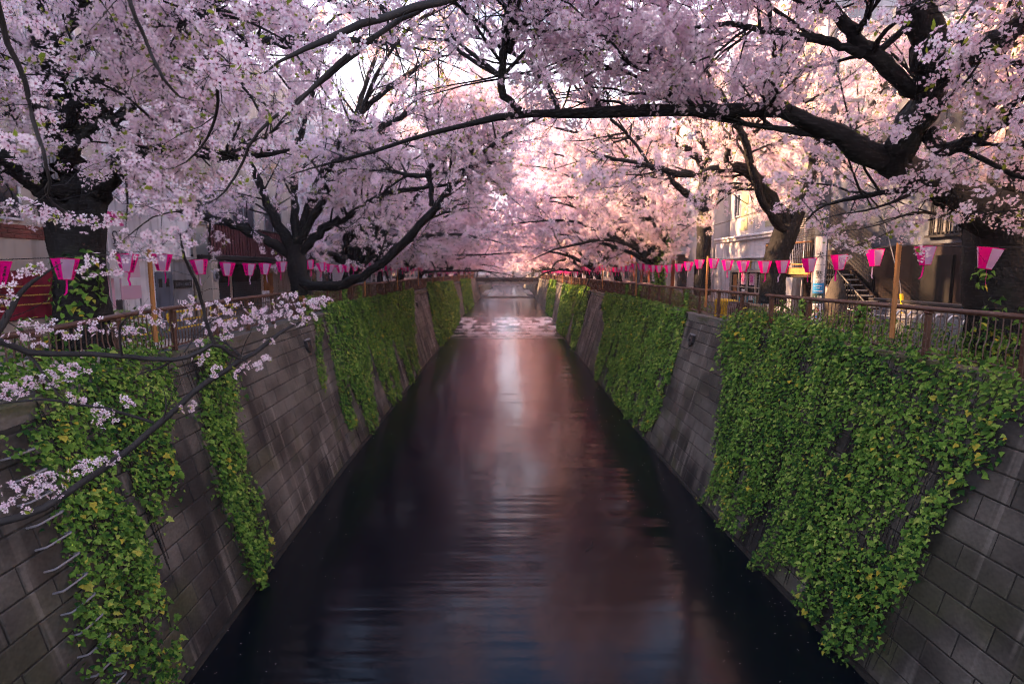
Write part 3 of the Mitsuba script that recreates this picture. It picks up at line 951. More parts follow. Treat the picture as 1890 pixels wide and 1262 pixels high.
    for L, n, rad, size in ((0, 7, .055, .0205), (1, 6, .062, .0215), (2, 6, .068, .0235), (3, 4, .10, .042), (4, 2, .1, .085)):
        c = cen[lod == L]
        if not len(c):
            continue
        if L == 4:
            c = c[rng.uniform(0, 1, len(c)) < .5]
            parts.append(cluster(c, 3, rng, n, rad, size))
        elif L == 3:
            dd = d[lod == L]
            for lo, hi, n3, rad3, s3, keep in ((0, 20, 6, .075, .026, 1), (20, 32, 4, .09, .038, 1), (32, 55, 3, .12, .062, .85), (55, 90, 3, .17, .095, .7), (90, 400, 3, .22, .15, .45)):
                cc = c[(dd >= lo) & (dd < hi)]
                cc = cc[rng.uniform(0, 1, len(cc)) < keep]
                if len(cc):
                    parts.append(cluster(cc, 3, rng, n3, rad3, s3))
        else:
            if L == 0 and near_parts:
                o = np.argsort(d[lod == 0])[:near_parts]
                for q in o:
                    m = cluster(c[q:q + 1], 0, rng, n + 3, rad, size)
                    put('blossom_cluster', m[:2], 'm_petal', tk, uv=m[2], smooth=False)
                c = np.delete(c, o, 0)
            if len(c):
                parts.append(cluster(c, L, rng, n, rad, size))
    lv = []
    if len(cen):
        k = (rng.uniform(0, 1, len(cen)) < (.13 if dist < 18 else .085 if dist < 40 else .05)) & seen
        for nearer in (True, False):
            q = k & ((d < 9) == nearer)
            if q.any():
                cc = cen[q] + rng.normal(0, .05, (q.sum(), 3))
                sz = np.repeat(np.where(d[q] < 14, .048, np.where(d[q] < 35, .06, .09)), 2)
                lv.append(young_leaves(cc, rng, sz, 2) if nearer else scatter(FLOWER[3], np.repeat(cc, 2, 0) + rng.normal(0, .03, (len(cc) * 2, 3)), rng.normal(size=(len(cc) * 2, 3)), sz * .72, rng.uniform(0, 1, len(cc) * 2), rng))
    if extra is not None:
        t_ex, cl_ex, lv_ex = extra(rng, tk)
        tw += t_ex
        parts += cl_ex
        lv += lv_ex
    put('twigs', cat(tw), 'm_twig', tk, smooth=True, kind='stuff')
    if parts:
        m = cat(parts)
        put('blossom', m[:2], 'm_petal', tk, uv=m[2], kind='stuff')
    if lv:
        m = cat(lv)
        put('young_leaves', m[:2], 'm_young', tk, uv=m[2], kind='stuff')
    return tk


def px_trunk(rows):
    a = np.array([[*at_y(px, py, y), r] for px, py, y, r in rows])
    return a[:, :3], a[:, 3]


# ---- near right tree: thick trunk at the right edge, long limb across the canal
R1_l = [
    px_limb([(1830, 405, 10.7, .44), (1752, 350, 9.6, .27), (1668, 313, 8.8, .20), (1600, 281, 8.3, .155), (1530, 245, 8.0, .118), (1470, 216, 7.9, .105), (1400, 203, 7.8, .088), (1300, 202, 7.8, .078), (1200, 205, 7.8, .072), (1100, 207, 7.9, .065), (1000, 210, 8.0, .055), (950, 212, 8.0, .042), (880, 226, 8.2, .036), (800, 246, 8.4, .032), (720, 268, 8.6, .028), (640, 295, 8.8, .024), (560, 314, 9.0, .018), (500, 345, 9.2, .012)], 26),
    px_limb([(1645, 310, 8.6, .21), (1672, 250, 8.2, .205), (1708, 190, 8.0, .21), (1722, 140, 7.8, .20), (1712, 70, 7.5, .20), (1690, 0, 7.2, .18), (1670, -120, 6.9, .14), (1620, -260, 6.5, .08)]),
    px_limb([(1722, 150, 7.8, .18), (1765, 115, 7.5, .17), (1830, 75, 7.2, .15), (1900, 35, 7.0, .13), (2000, -30, 6.8, .09)]),
    px_limb([(1708, 172, 8.0, .12), (1655, 145, 7.8, .105), (1615, 105, 7.6, .095), (1570, 55, 7.4, .085), (1515, 0, 7.2, .075), (1440, -80, 6.9, .05), (1340, -170, 6.5, .03)]),
    px_limb([(1590, 100, 7.5, .055), (1530, 78, 7.4, .05), (1470, 66, 7.3, .045), (1410, 55, 7.2, .04), (1350, 45, 7.2, .034), (1275, 55, 7.1, .024)]),
    px_limb([(1600, 262, 8.2, .05), (1540, 252, 8.1, .042), (1470, 243, 8.0, .038), (1400, 233, 7.9, .034), (1330, 220, 7.9, .03), (1255, 208, 7.9, .02)]),
    px_limb([(1715, 245, 8.2, .10), (1750, 275, 8.0, .09), (1800, 258, 7.8, .08), (1850, 225, 7.6, .07), (1920, 195, 7.4, .05)]),
    px_limb([(1240, 205, 7.8, .05), (1235, 180, 7.8, .045), (1215, 140, 7.7, .04), (1195, 110, 7.6, .034), (1165, 90, 7.5, .028), (1120, 60, 7.4, .02)]),
    px_limb([(960, 205, 8.0, .06), (925, 160, 7.9, .055), (930, 90, 7.8, .05), (945, 40, 7.7, .045), (955, -30, 7.5, .035), (980, -120, 7.2, .02)]),
    px_limb([(938, 95, 7.8, .04), (960, 55, 7.7, .036), (985, 15, 7.6, .03), (1020, -40, 7.4, .02)]),
    px_limb([(1820, 420, 10.8, .38), (1860, 330, 10.8, .30), (1890, 250, 10.2, .22), (1940, 120, 10.8, .16), (1960, -40, 11.5, .1)]),
    px_limb([(1720, 340, 8.7, .06), (1640, 355, 8.9, .045), (1570, 366, 9.2, .032), (1510, 386, 9.6, .02), (1480, 420, 10, .015)]),
    px_limb([(1700, 345, 8.8, .028), (1650, 372, 8.6, .02), (1600, 388, 8.6, .015), (1550, 396, 8.7, .011), (1500, 412, 8.8, .006)]),
    px_limb([(1790, 395, 10.2, .032), (1750, 398, 9.6, .024), (1700, 392, 9.2, .017), (1650, 402, 9.0, .012), (1600, 418, 9.0, .006)]),
    px_limb([(1105, 207, 7.9, .045), (1085, 150, 8.3, .04), (1050, 92, 8.8, .034), (1000, 48, 9.3, .026), (930, 10, 9.8, .018), (850, -10, 10.2, .008)]),
    px_limb([(1030, 208, 8.0, .04), (1005, 150, 8.6, .034), (940, 95, 9.4, .028), (860, 65, 10.0, .02), (780, 55, 10.6, .008)]),
]
R1_t = px_trunk([(1846, 650, 11.1, .70), (1844, 590, 11.0, .60), (1842, 520, 10.95, .54), (1840, 460, 10.9, .52), (1836, 410, 10.8, .50), (1822, 375, 10.6, .44)])
make_tree('big dark cherry tree at the right edge whose long limb crosses the canal', (9.3, 10.9), R1_t, R1_l, 101, dens=1.7, near_parts=120, nbr=18)

# ---- near left tree: ivy-clad dark trunk with forked limbs
L1_t = px_trunk([(160, 640, 11, .52), (152, 560, 11, .47), (146, 490, 11, .45), (140, 430, 11, .46), (132, 385, 11, .52)])
L1_l = [
    px_limb([(135, 395, 11, .42), (125, 330, 11, .36), (118, 270, 11, .31), (108, 220, 11, .26), (95, 160, 10.8, .22), (80, 90, 10.5, .18), (60, -10, 10, .12), (40, -120, 9.4, .07)]),
    px_limb([(105, 380, 11, .28), (75, 335, 10.9, .24), (40, 305, 10.7, .21), (0, 290, 10.5, .19), (-80, 265, 10, .14), (-160, 240, 9.6, .08)]),
    px_limb([(165, 385, 11, .27), (188, 345, 10.9, .22), (212, 305, 10.7, .17), (255, 280, 10.5, .13), (315, 275, 10.2, .115), (370, 283, 10, .09), (430, 292, 9.8, .06), (500, 285, 9.5, .035), (570, 262, 9.2, .015)]),
    px_limb([(128, 300, 11, .13), (155, 255, 10.8, .10), (195, 225, 10.6, .085), (245, 214, 10.4, .07), (300, 228, 10.2, .05), (350, 240, 10, .03)]),
    px_limb([(98, 170, 10.8, .12), (150, 80, 10.2, .10), (195, 48, 9.8, .09), (260, 55, 9.5, .07), (330, 40, 9.0, .05), (420, 10, 8.4, .03)]),
    px_limb([(112, 230, 11, .13), (180, 130, 11.5, .11), (260, 98, 12, .09), (340, 106, 12.5, .07), (430, 80, 13, .05), (520, 60, 13.5, .02)]),
    px_limb([(120, 280, 11, .15), (60, 180, 11.6, .12), (10, 110, 12.4, .1), (-60, 20, 13, .07)]),
    px_limb([(90, 120, 10.6, .12), (170, -20, 9.8, .09), (280, -120, 9.0, .06), (420, -200, 8.0, .03)]),
    px_limb([(110, 240, 11, .14), (220, 120, 10.6, .11), (360, 20, 10.2, .09), (520, -40, 9.8, .07), (680, -50, 9.4, .045), (820, -20, 9.2, .02)]),
    px_limb([(118, 270, 11, .14), (240, 160, 11.4, .11), (400, 90, 11.8, .09), (560, 70, 12, .07), (700, 80, 12, .045), (820, 100, 12, .015)]),
]
make_tree('black-trunked cherry tree at the left with ivy round its foot beside the blue banner', (-8.2, 11), L1_t, L1_l, 102, dens=2.0, near_parts=40, nbr=22)

# ---- second left tree: low limb dipping over the railing then sweeping up over the water
L2_t = px_trunk([(556, 545, 21, .36), (552, 510, 21, .33), (548, 480, 21, .33), (543, 455, 21, .34)])
L2_l = [
    px_limb([(550, 505, 21, .20), (572, 524, 20.6, .18), (600, 528, 20.2, .17), (640, 521, 19.8, .16), (690, 497, 19.3, .145), (740, 452, 18.7, .135), (790, 400, 18, .12), (812, 377, 17.8, .10), (832, 345, 17.5, .09), (868, 306, 17, .07), (930, 252, 16.4, .055), (985, 224, 16, .04), (1020, 208, 15.8, .02)], 24),
    px_limb([(797, 380, 18, .09), (797, 350, 18, .085), (788, 322, 18, .08), (812, 289, 17.8, .075), (830, 255, 17.5, .06), (850, 215, 17.2, .04)]),
    px_limb([(795, 325, 18, .07), (767, 324, 18.2, .065), (719, 316, 18.6, .06), (671, 304, 19, .045), (620, 300, 19.5, .02)]),
    px_limb([(790, 322, 18, .06), (820, 320, 17.8, .055), (886, 306, 17.3, .045), (930, 293, 17, .02)]),
    px_limb([(868, 340, 17.6, .05), (868, 300, 17.4, .045), (872, 250, 17.2, .035), (885, 210, 17, .02)]),
    px_limb([(545, 470, 21, .20), (520, 425, 20.8, .17), (492, 372, 20.6, .14), (470, 320, 20.2, .11), (430, 250, 19.6, .08), (380, 170, 19, .05)]),
    px_limb([(540, 475, 21, .19), (500, 448, 20.6, .17), (455, 425, 20.2, .155), (400, 405, 19.8, .14), (345, 392, 19.4, .12), (300, 360, 19, .08), (260, 320, 18.6, .04)]),
    px_limb([(548, 460, 21, .18), (545, 400, 21, .15), (543, 340, 21, .13), (550, 270, 20.6, .10), (575, 180, 20, .07), (600, 80, 19.4, .04)]),
    px_limb([(556, 470, 21, .17), (600, 420, 20.6, .15), (650, 395, 20.2, .13), (690, 368, 19.8, .11), (740, 352, 19.2, .08), (800, 345, 18.6, .05), (870, 330, 18, .02)]),
    px_limb([(550, 450, 21, .15), (600, 360, 20, .12), (650, 250, 19, .09), (700, 130, 18, .06), (770, 40, 17, .045), (860, 0, 16.4, .03), (960, -10, 16, .015)]),
    px_limb([(550, 450, 21, .15), (600, 310, 20, .12), (660, 215, 19, .10), (720, 160, 18, .08), (785, 118, 17, .05), (850, 95, 16.5, .02)]),
    px_limb([(560, 400, 21, .12), (640, 260, 21, .09), (700, 90, 21, .07), (760, -10, 21, .04)]),
    px_limb([(600, 310, 20, .1), (700, 240, 19.4, .08), (800, 190, 18.8, .06), (900, 170, 18.4, .02)]),
]
make_tree('cherry tree by the left railing with a low limb sweeping up over the water', (-8, 21), L2_t, L2_l, 103, nbr=20, dens=2.0)

# ---- second right tree: leaning trunk forked in front of the white shop
R2_t = px_trunk([(1425, 560, 17.5, .42), (1428, 520, 17.5, .36), (1432, 480, 17.5, .34), (1443, 445, 17.5, .33), (1455, 418, 17.5, .33)])
R2_l = [
    px_limb([(1450, 425, 17.5, .24), (1432, 380, 17.4, .20), (1408, 345, 17.2, .18), (1378, 318, 17, .165), (1340, 307, 16.8, .14), (1310, 314, 16.6, .12), (1270, 322, 16.4, .10), (1230, 315, 16.2, .08), (1185, 303, 16, .06), (1120, 290, 15.6, .035), (1060, 265, 15.2, .015)], 22),
    px_limb([(1460, 420, 17.5, .25), (1482, 360, 17.6, .20), (1500, 305, 17.8, .18), (1505, 270, 17.8, .15), (1485, 215, 17.8, .12), (1470, 150, 17.6, .09), (1440, 60, 17.2, .05)]),
    px_limb([(1495, 320, 17.8, .13), (1540, 270, 18.2, .11), (1590, 220, 18.8, .08), (1640, 140, 19.5, .05)]),
    px_limb([(1500, 300, 17.8, .12), (1480, 245, 17, .11), (1462, 190, 16, .10), (1455, 140, 15.2, .08), (1430, 60, 14.4, .05), (1400, -40, 13.6, .03)]),
    px_limb([(1340, 310, 16.8, .08), (1345, 270, 16.8, .075), (1390, 235, 16.6, .06), (1420, 200, 16.4, .03)]),
    px_limb([(1455, 430, 17.5, .15), (1415, 390, 16.5, .11), (1370, 250, 15.5, .09), (1300, 130, 14.6, .06), (1210, 40, 13.8, .04), (1110, 0, 13.4, .025), (1010, 10, 13, .012)]),
    px_limb([(1200, 306, 16.1, .05), (1150, 240, 16, .045), (1090, 190, 15.6, .035), (1030, 120, 15.2, .02)]),
]
make_tree('leaning cherry tree with a forked trunk in front of the white shop', (8.3, 17.5), R2_t, R2_l, 104, nbr=22, dens=1.9)

# ---- third right tree: straight upright trunk by the lantern pole
R3_t = px_trunk([(1296, 545, 24, .36), (1296, 500, 24, .32), (1299, 450, 24, .30), (1300, 400, 24, .28)])
R3_l = [
    px_limb([(1300, 410, 24, .24), (1298, 365, 24, .21), (1302, 320, 24, .18), (1312, 275, 24, .15), (1330, 235, 23.6, .11), (1322, 180, 23, .07), (1320, 100, 22.4, .04)]),
    px_limb([(1302, 330, 24, .15), (1275, 280, 23.6, .13), (1235, 262, 23, .11), (1180, 255, 22.4, .09), (1110, 252, 21.8, .07), (1040, 240, 21, .045), (980, 225, 20.4, .02)]),
    px_limb([(1296, 385, 24, .15), (1260, 352, 23.4, .12), (1215, 315, 22.8, .10), (1165, 300, 22, .085), (1100, 290, 21.4, .06), (1045, 262, 21, .03)]),
    px_limb([(1315, 270, 24, .12), (1365, 240, 24.5, .1), (1400, 190, 25, .07), (1430, 120, 25.5, .03)]),
    px_limb([(1300, 380, 24, .13), (1345, 350, 24.5, .1), (1390, 350, 25, .06), (1420, 340, 25.5, .03)]),
    px_limb([(1310, 290, 24, .13), (1270, 210, 23, .1), (1225, 130, 22, .07), (1180, 40, 21, .03)]),
]
make_tree('upright cherry tree with a straight dark trunk beside the second lantern pole on the right', (8.2, 24), R3_t, R3_l, 105, nbr=22, dens=2.0)

# ---- the rows behind, along both railings
rows = []
for i, y in enumerate([31, 38.5, 46.5, 55, 63, 72, 81, 91, 101, 112, 123, 146, 158]):
    rows.append((-1, y, i + 2))
for i, y in enumerate([32, 43, 51.5, 59, 67.5, 76, 86, 96, 107, 118, 129, 148, 160]):
    rows.append((1, y, i + 3))
for s, y, i in rows:
    rng = np.random.default_rng(int(1000 + s * 500 + y))
    x = s * (abs(float(rail_x(s, min(y, 136)))) + rng.uniform(.45, 1.0))
    z = float(kerb_z(s, min(y, 200))) - .2
    r0 = rng.uniform(.26, .36)
    zf = rng.uniform(1.9, 2.7)
    lean = np.array([-s * rng.uniform(.1, .7), rng.normal(0, .3)])
    tr = np.array([[x, y, z, r0 * 1.25], [x + lean[0] * .3, y + lean[1] * .3, z + zf * .4, r0], [x + lean[0], y + lean[1], z + zf, r0 * .95]])
    limbs = limbs_auto(rng, (x + lean[0], y + lean[1], z), s, zf, rng.uniform(9.4, 11.2), 10, r0 * 1.35)
    if y < 66:
        for q in range(4):
            zt = 11.0 + q * 2.2 + rng.normal(0, .5)
            p0 = np.array([x + lean[0], y + lean[1], z + zf])
            p3 = np.array([rng.uniform(-.2, 3.4) if s > 0 else rng.uniform(-2.2, .8), y + rng.normal(0, 1.8), zt])
            limbs.append((path(np.array([p0, p0 * .62 + p3 * .38 + [0, 0, 2.2], p0 * .3 + p3 * .7 + [0, 0, 1.2], p3]), 16), r0 * .42 * np.linspace(1, .12, 16)))
    if s > 0 and y < 55:
        for q in range(3):
            p0 = np.array([x + lean[0], y + lean[1], z + zf])
            zc = 7.4 + (.165 + .03 * q) * y
            p3 = np.array([.065 * y + rng.uniform(-.6, .2), y + rng.normal(0, 1), zc])
            limbs.append((path(np.array([p0, [x - 1.5, y, z + zf + 3.0], [p3[0] + 1.8, p3[1], zc - .6], p3, p3 + [-1.6, .3, .1]]), 16), r0 * .42 * np.linspace(1, .12, 16)))
    if y < 50:
        for q in range(4):
            p0 = np.array([x + lean[0], y + lean[1], z + zf])
            p3 = np.array([x - s * rng.uniform(.5, 5.5), y + rng.normal(0, 2), rng.uniform(16, 19.5)])
            limbs.append((path(np.array([p0, p0 * .6 + p3 * .4 + [s * .5, 0, .8], p3]), 16), r0 * .42 * np.linspace(1, .12, 16)))
    side = 'left' if s < 0 else 'right'
    make_tree(f'cherry tree in full pale pink bloom, {ordinal(i)} back along the {side} bank', (x, y), (tr[:, :3], tr[:, 3]), limbs, int(300 + y * 3 + s), dens=2.2 if y < 60 else 1.8, nbr=19 if y < 60 else 20)
for i, (x, y, zt) in enumerate([(-6.5, 178, 10.5), (1.5, 186, 11), (7.5, 176, 10), (-1.5, 205, 12)]):
    rng = np.random.default_rng(77 + i)
    tr = np.array([[x, y, 4.5, .5], [x + .2, y, 7, .4]])
    limbs = limbs_auto(rng, (x, y, 4.5), 1 if i % 2 else -1, 2.6, 11, 9, .5) + limbs_auto(rng, (x, y, 4.5), -1 if i % 2 else 1, 2.6, 10, 5, .5)
    make_tree(f'hazy pink cherry tree closing the view beyond the far bridge, {["leftmost", "second from left", "rightmost", "farthest back"][i]} of four', (x, y), (tr[:, :3], tr[:, 3]), limbs, 900 + i, group='cherry trees beyond the far bridge', dens=.9, prune=False)


# ---- trees whose trunks stand outside the frame: foreground branches
def px_spray(rows, n=14):
    return px_limb(rows, n)


def near_clusters(rng, tk, rows, shrink=1.0):
    """Dense blossom balls: (px, py, radius px, distance)."""
    out, twl, lv = [], [], []
    for px, py, rp, y in rows:
        c = at_y(px, py, y)
        w = project(c[None])[0, 2]
        rad = rp / FOC * w * shrink
        n = int(np.clip(1.35 * (rad / .02) ** 1.75, 5, 70))
        d = unit(rng.normal(size=(n, 3)) * [1.25, 1, .95])
        pos = c + d * rad * rng.uniform(.5, 1.0, (n, 1)) * [1.15, 1.0, .85]
        nr = d + .35 * rng.normal(size=d.shape) + .25 * unit(EYE - c)
        sz = .0205 * rng.uniform(.85, 1.12, n)
        m = scatter(FLOWER[0], pos, nr, sz, np.clip(rng.uniform(0, .9) * .4 + rng.uniform(0, .6, n), 0, 1), rng)
        put('blossom_cluster', m[:2], 'm_petal', tk, uv=m[2])
        st = np.stack([np.repeat(c[None], n, 0) + [0, 0, .0], (pos + c) / 2 + [0, 0, .004], pos], 1)
        twl.append(tubes(st, np.full((n, 3), .0009), 3))
        k = max(1, int(n * .12))
        lv.append(young_leaves(c + d[:k] * rad * .8, rng, np.full(k * 2, .032), 2))
    return out, twl, lv


L0_l = [
    px_limb([(-420, 1130, 3.2, .05), (-200, 1040, 3.4, .036), (-20, 972, 3.6, .028), (60, 945, 3.7, .026), (130, 905, 3.8, .0245), (210, 850, 3.9, .0235), (290, 785, 4.0, .0225), (370, 715, 4.15, .021), (440, 668, 4.3, .0185), (480, 645, 4.4, .017), (515, 615, 4.5, .014), (560, 592, 4.6, .010), (605, 580, 4.7, .004)], 30),
    px_limb([(-200, 590, 3.2, .03), (-60, 612, 3.4, .024), (10, 632, 3.6, .0215), (60, 652, 3.7, .02), (120, 653, 3.75, .0185), (200, 655, 3.8, .0175), (285, 662, 3.85, .0165), (330, 662, 3.9, .0155), (365, 650, 3.95, .015), (396, 634, 4.0, .015), (420, 650, 4.1, .015), (455, 668, 4.25, .014)], 26),
    px_limb([(396, 634, 4.0, .013), (383, 600, 3.95, .012), (372, 560, 3.9, .011), (362, 520, 3.8, .0105), (345, 485, 3.7, .009), (336, 455, 3.6, .007), (332, 420, 3.5, .005)], 16),
    px_limb([(-100, 660, 3.0, .022), (-10, 620, 3.1, .019), (22, 568, 3.2, .017), (42, 535, 3.25, .013), (66, 515, 3.3, .0105), (95, 497, 3.35, .008), (116, 484, 3.4, .005)], 14),
    px_limb([(283, 780, 4.0, .011), (240, 766, 3.9, .0105), (185, 752, 3.8, .010), (130, 745, 3.7, .009), (80, 737, 3.6, .007), (20, 742, 3.5, .006), (-40, 752, 3.4, .004)], 14),
    px_limb([(48, 650, 3.7, .010), (68, 672, 3.7, .0095), (92, 708, 3.7, .009), (112, 732, 3.7, .0085), (128, 746, 3.7, .008)], 8),
    px_limb([(326, 660, 3.9, .008), (290, 680, 3.9, .007), (262, 688, 3.9, .006), (240, 706, 3.9, .004)], 8),
    px_limb([(420, 652, 4.1, .010), (405, 690, 4.1, .005), (345, 668, 4.1, .004)], 6),
    px_limb([(225, 655, 3.8, .008), (222, 630, 3.75, .0075), (220, 605, 3.7, .007), (236, 585, 3.65, .006), (246, 576, 3.6, .004)], 8),
    px_limb([(300, 870, 4.0, .006), (305, 830, 4.0, .005), (290, 745, 4.0, .003)], 6),
    px_limb([(340, 650, 3.9, .005), (395, 590, 4.1, .005), (480, 560, 4.3, .004), (560, 548, 4.6, .003)], 8),
]
L0_l[7] = px_limb([(455, 668, 4.25, .008), (425, 640, 4.2, .007), (395, 622, 4.2, .006), (350, 618, 4.1, .004)], 6)
L0_l[9] = px_limb([(300, 778, 4.0, .006), (306, 740, 4.0, .005), (300, 715, 4.0, .003)], 6)


L0_ROWS = [(28, 905, 26, 3.65), (60, 895, 26, 3.68), (95, 905, 24, 3.7), (90, 880, 22, 3.7), (145, 868, 22, 3.75), (165, 858, 18, 3.8), (190, 848, 16, 3.8), (15, 935, 16, 3.6), (50, 940, 12, 3.6), (205, 845, 14, 3.85),
                         (60, 705, 22, 3.7), (85, 700, 26, 3.7), (115, 690, 26, 3.7), (140, 680, 20, 3.7), (20, 725, 24, 3.6), (5, 715, 18, 3.6), (125, 733, 12, 3.7), (150, 740, 8, 3.75), (190, 760, 18, 3.8), (195, 778, 18, 3.8), (182, 752, 14, 3.8), (235, 733, 12, 3.85), (238, 748, 8, 3.85), (345, 755, 12, 4.05), (350, 745, 10, 4.05),
                         (30, 620, 20, 3.6), (55, 610, 20, 3.65), (85, 600, 18, 3.65), (45, 595, 14, 3.6), (160, 605, 18, 3.75), (185, 598, 20, 3.75), (210, 610, 14, 3.75), (230, 612, 16, 3.75), (118, 620, 14, 3.7), (140, 625, 10, 3.7), (240, 620, 12, 3.8), (75, 640, 10, 3.7), (280, 575, 20, 3.8), (290, 590, 14, 3.8), (310, 600, 10, 3.85), (260, 610, 10, 3.8),
                         (360, 570, 18, 4.0), (345, 555, 14, 4.0), (350, 585, 16, 4.0), (395, 565, 18, 4.1), (415, 575, 16, 4.1), (405, 595, 20, 4.15), (430, 560, 14, 4.2), (385, 600, 12, 4.1), (440, 600, 20, 4.2), (455, 585, 18, 4.25), (470, 570, 18, 4.3), (490, 600, 18, 4.35), (480, 580, 16, 4.35), (505, 575, 20, 4.4), (520, 560, 20, 4.45), (540, 575, 20, 4.5), (545, 590, 18, 4.5), (565, 565, 18, 4.6), (585, 560, 16, 4.65), (600, 555, 14, 4.7), (535, 545, 14, 4.5), (570, 585, 14, 4.6),
                         (400, 615, 16, 4.15), (420, 620, 12, 4.2), (370, 635, 12, 4.1), (365, 662, 14, 4.1), (375, 650, 12, 4.1), (470, 672, 16, 4.35), (490, 662, 12, 4.4), (440, 690, 10, 4.25), (395, 690, 10, 4.15), (400, 680, 8, 4.15), (455, 680, 10, 4.3), (495, 630, 10, 4.4), (35, 505, 16, 3.2), (60, 500, 14, 3.25), (20, 525, 14, 3.2), (10, 545, 18, 3.15), (70, 492, 14, 3.25), (0, 560, 16, 3.1)]

L0_base = (-8.4, 3.0)
L0_trunk = (np.array([[-8.9, 2.2, 5.1], [-8.7, 2.4, 6.5], [-8.3, 2.8, 8.0]]), np.array([.42, .36, .3]))
L0_main = [(np.array([[-8.5, 2.6, 7.4], [-7.0, 2.8, 7.0], [-5.2, 3.0, 6.2], L0_l[0][0][0]]), np.array([.16, .12, .08, .05])),
           (np.array([[-8.4, 2.7, 7.8], [-6.6, 2.8, 7.8], [-4.6, 3.0, 7.4], L0_l[1][0][0]]), np.array([.14, .1, .06, .03])),
           (np.array([q for q in ([-6.6, 2.8, 7.8], [-5, 2.9, 7.5], L0_l[3][0][0])]), np.array([.05, .035, .022]))]


def spray_tree(tk, rng, trunk, mains, limbs, rows, spurs=6, shrink=1.0):
    a = path(np.column_stack(trunk), 14)
    put('trunk', tubes(a[None, :, :3], a[None, :, 3], 12), 'm_bark', tk, smooth=True)
    for p, r in mains + limbs:
        n = max(8, len(p))
        q = path(np.column_stack([p, r]), n)
        q[1:-1, :3] += rng.normal(0, 1, (n - 2, 3)) * (q[1:-1, 3:] * .16)
        if (p, r) is not None and r[-1] < .02:
            q[-3:, 3] *= [.75, .5, .2]
        put('limb', tubes(q[None, :, :3], q[None, :, 3], 9), 'm_pale_bark' if r[0] < .06 else 'm_bark', tk, smooth=True)
    P = np.stack([path(p, 10) for p, r in limbs])
    R = np.stack([np.interp(np.linspace(0, 1, 10), np.linspace(0, 1, len(r)), r) for p, r in limbs])
    B, BR = spawn(rng, P, np.maximum(R, .004), spurs, .1, .34, .16, 5, .9, .15, .25, 0, .008)
    _, tw, lv = near_clusters(rng, tk, rows, shrink)
    put('twigs', cat([tubes(B, BR, 4)] + tw), 'm_twig', tk, smooth=True, kind='stuff')
    m = cat(lv)
    put('young_leaves', m[:2], 'm_young', tk, uv=m[2], kind='stuff')


rng0 = np.random.default_rng(500)
rg_ = np.random.default_rng(66)
tk0 = make_tree('cherry tree beyond the left edge whose bare grey boughs reach low over the canal', (-8.7, 3.0), None, limbs_auto(rg_, (-8.4, 2.8, 5.4), -1, 3.0, 8.5, 8, .30), 513, dens=1.3, nbr=18, up=.3)
spray_tree(tk0, rng0, L0_trunk, L0_main, L0_l, L0_ROWS, 6, .97)

# boughs hanging in from above at the upper left, very near the camera
G_l = [
    px_limb([(1100, -160, 3.2, .03), (960, -70, 2.9, .024), (830, 0, 2.6, .0165), (740, 22, 2.5, .0155), (660, 52, 2.45, .0145), (590, 77, 2.4, .0135), (520, 112, 2.35, .0115), (470, 150, 2.3, .006)], 18),
    px_limb([(790, 8, 2.6, .012), (700, 62, 2.55, .011), (640, 102, 2.5, .010), (590, 150, 2.5, .009), (545, 195, 2.5, .0075), (505, 238, 2.5, .005)], 14),
    px_limb([(-60, -120, 2.0, .014), (-5, 0, 2.2, .011), (18, 90, 2.3, .010), (40, 135, 2.35, .0095), (54, 190, 2.4, .009), (66, 240, 2.4, .008), (82, 295, 2.4, .007), (92, 335, 2.45, .006), (78, 368, 2.5, .005), (45, 386, 2.5, .003)], 18),
    px_limb([(220, -60, 3.0, .012), (243, 15, 3.0, .010), (272, 82, 3.1, .009), (298, 138, 3.1, .008), (330, 178, 3.2, .0065), (375, 187, 3.2, .004)], 14),
    px_limb([(690, 68, 2.55, .010), (635, 118, 2.58, .009), (570, 170, 2.7, .008), (508, 215, 2.8, .0075), (470, 252, 2.8, .007), (443, 307, 2.9, .006), (419, 351, 2.9, .005), (385, 375, 3.0, .004), (345, 388, 3.0, .003)], 16),
    px_limb([(440, 100, 2.0, .007), (405, 147, 2.1, .0065), (402, 191, 2.3, .006), (392, 235, 2.5, .0055), (361, 283, 2.7, .0045), (330, 307, 2.8, .004), (300, 314, 2.85, .003)], 14),
    px_limb([(92, 335, 2.45, .006), (120, 390, 2.7, .005), (170, 404, 2.8, .004), (215, 398, 2.9, .003)], 8),
    px_limb([(345, 388, 3.0, .004), (300, 395, 3.0, .0035), (250, 425, 3.1, .003), (200, 470, 3.2, .002)], 8),
]
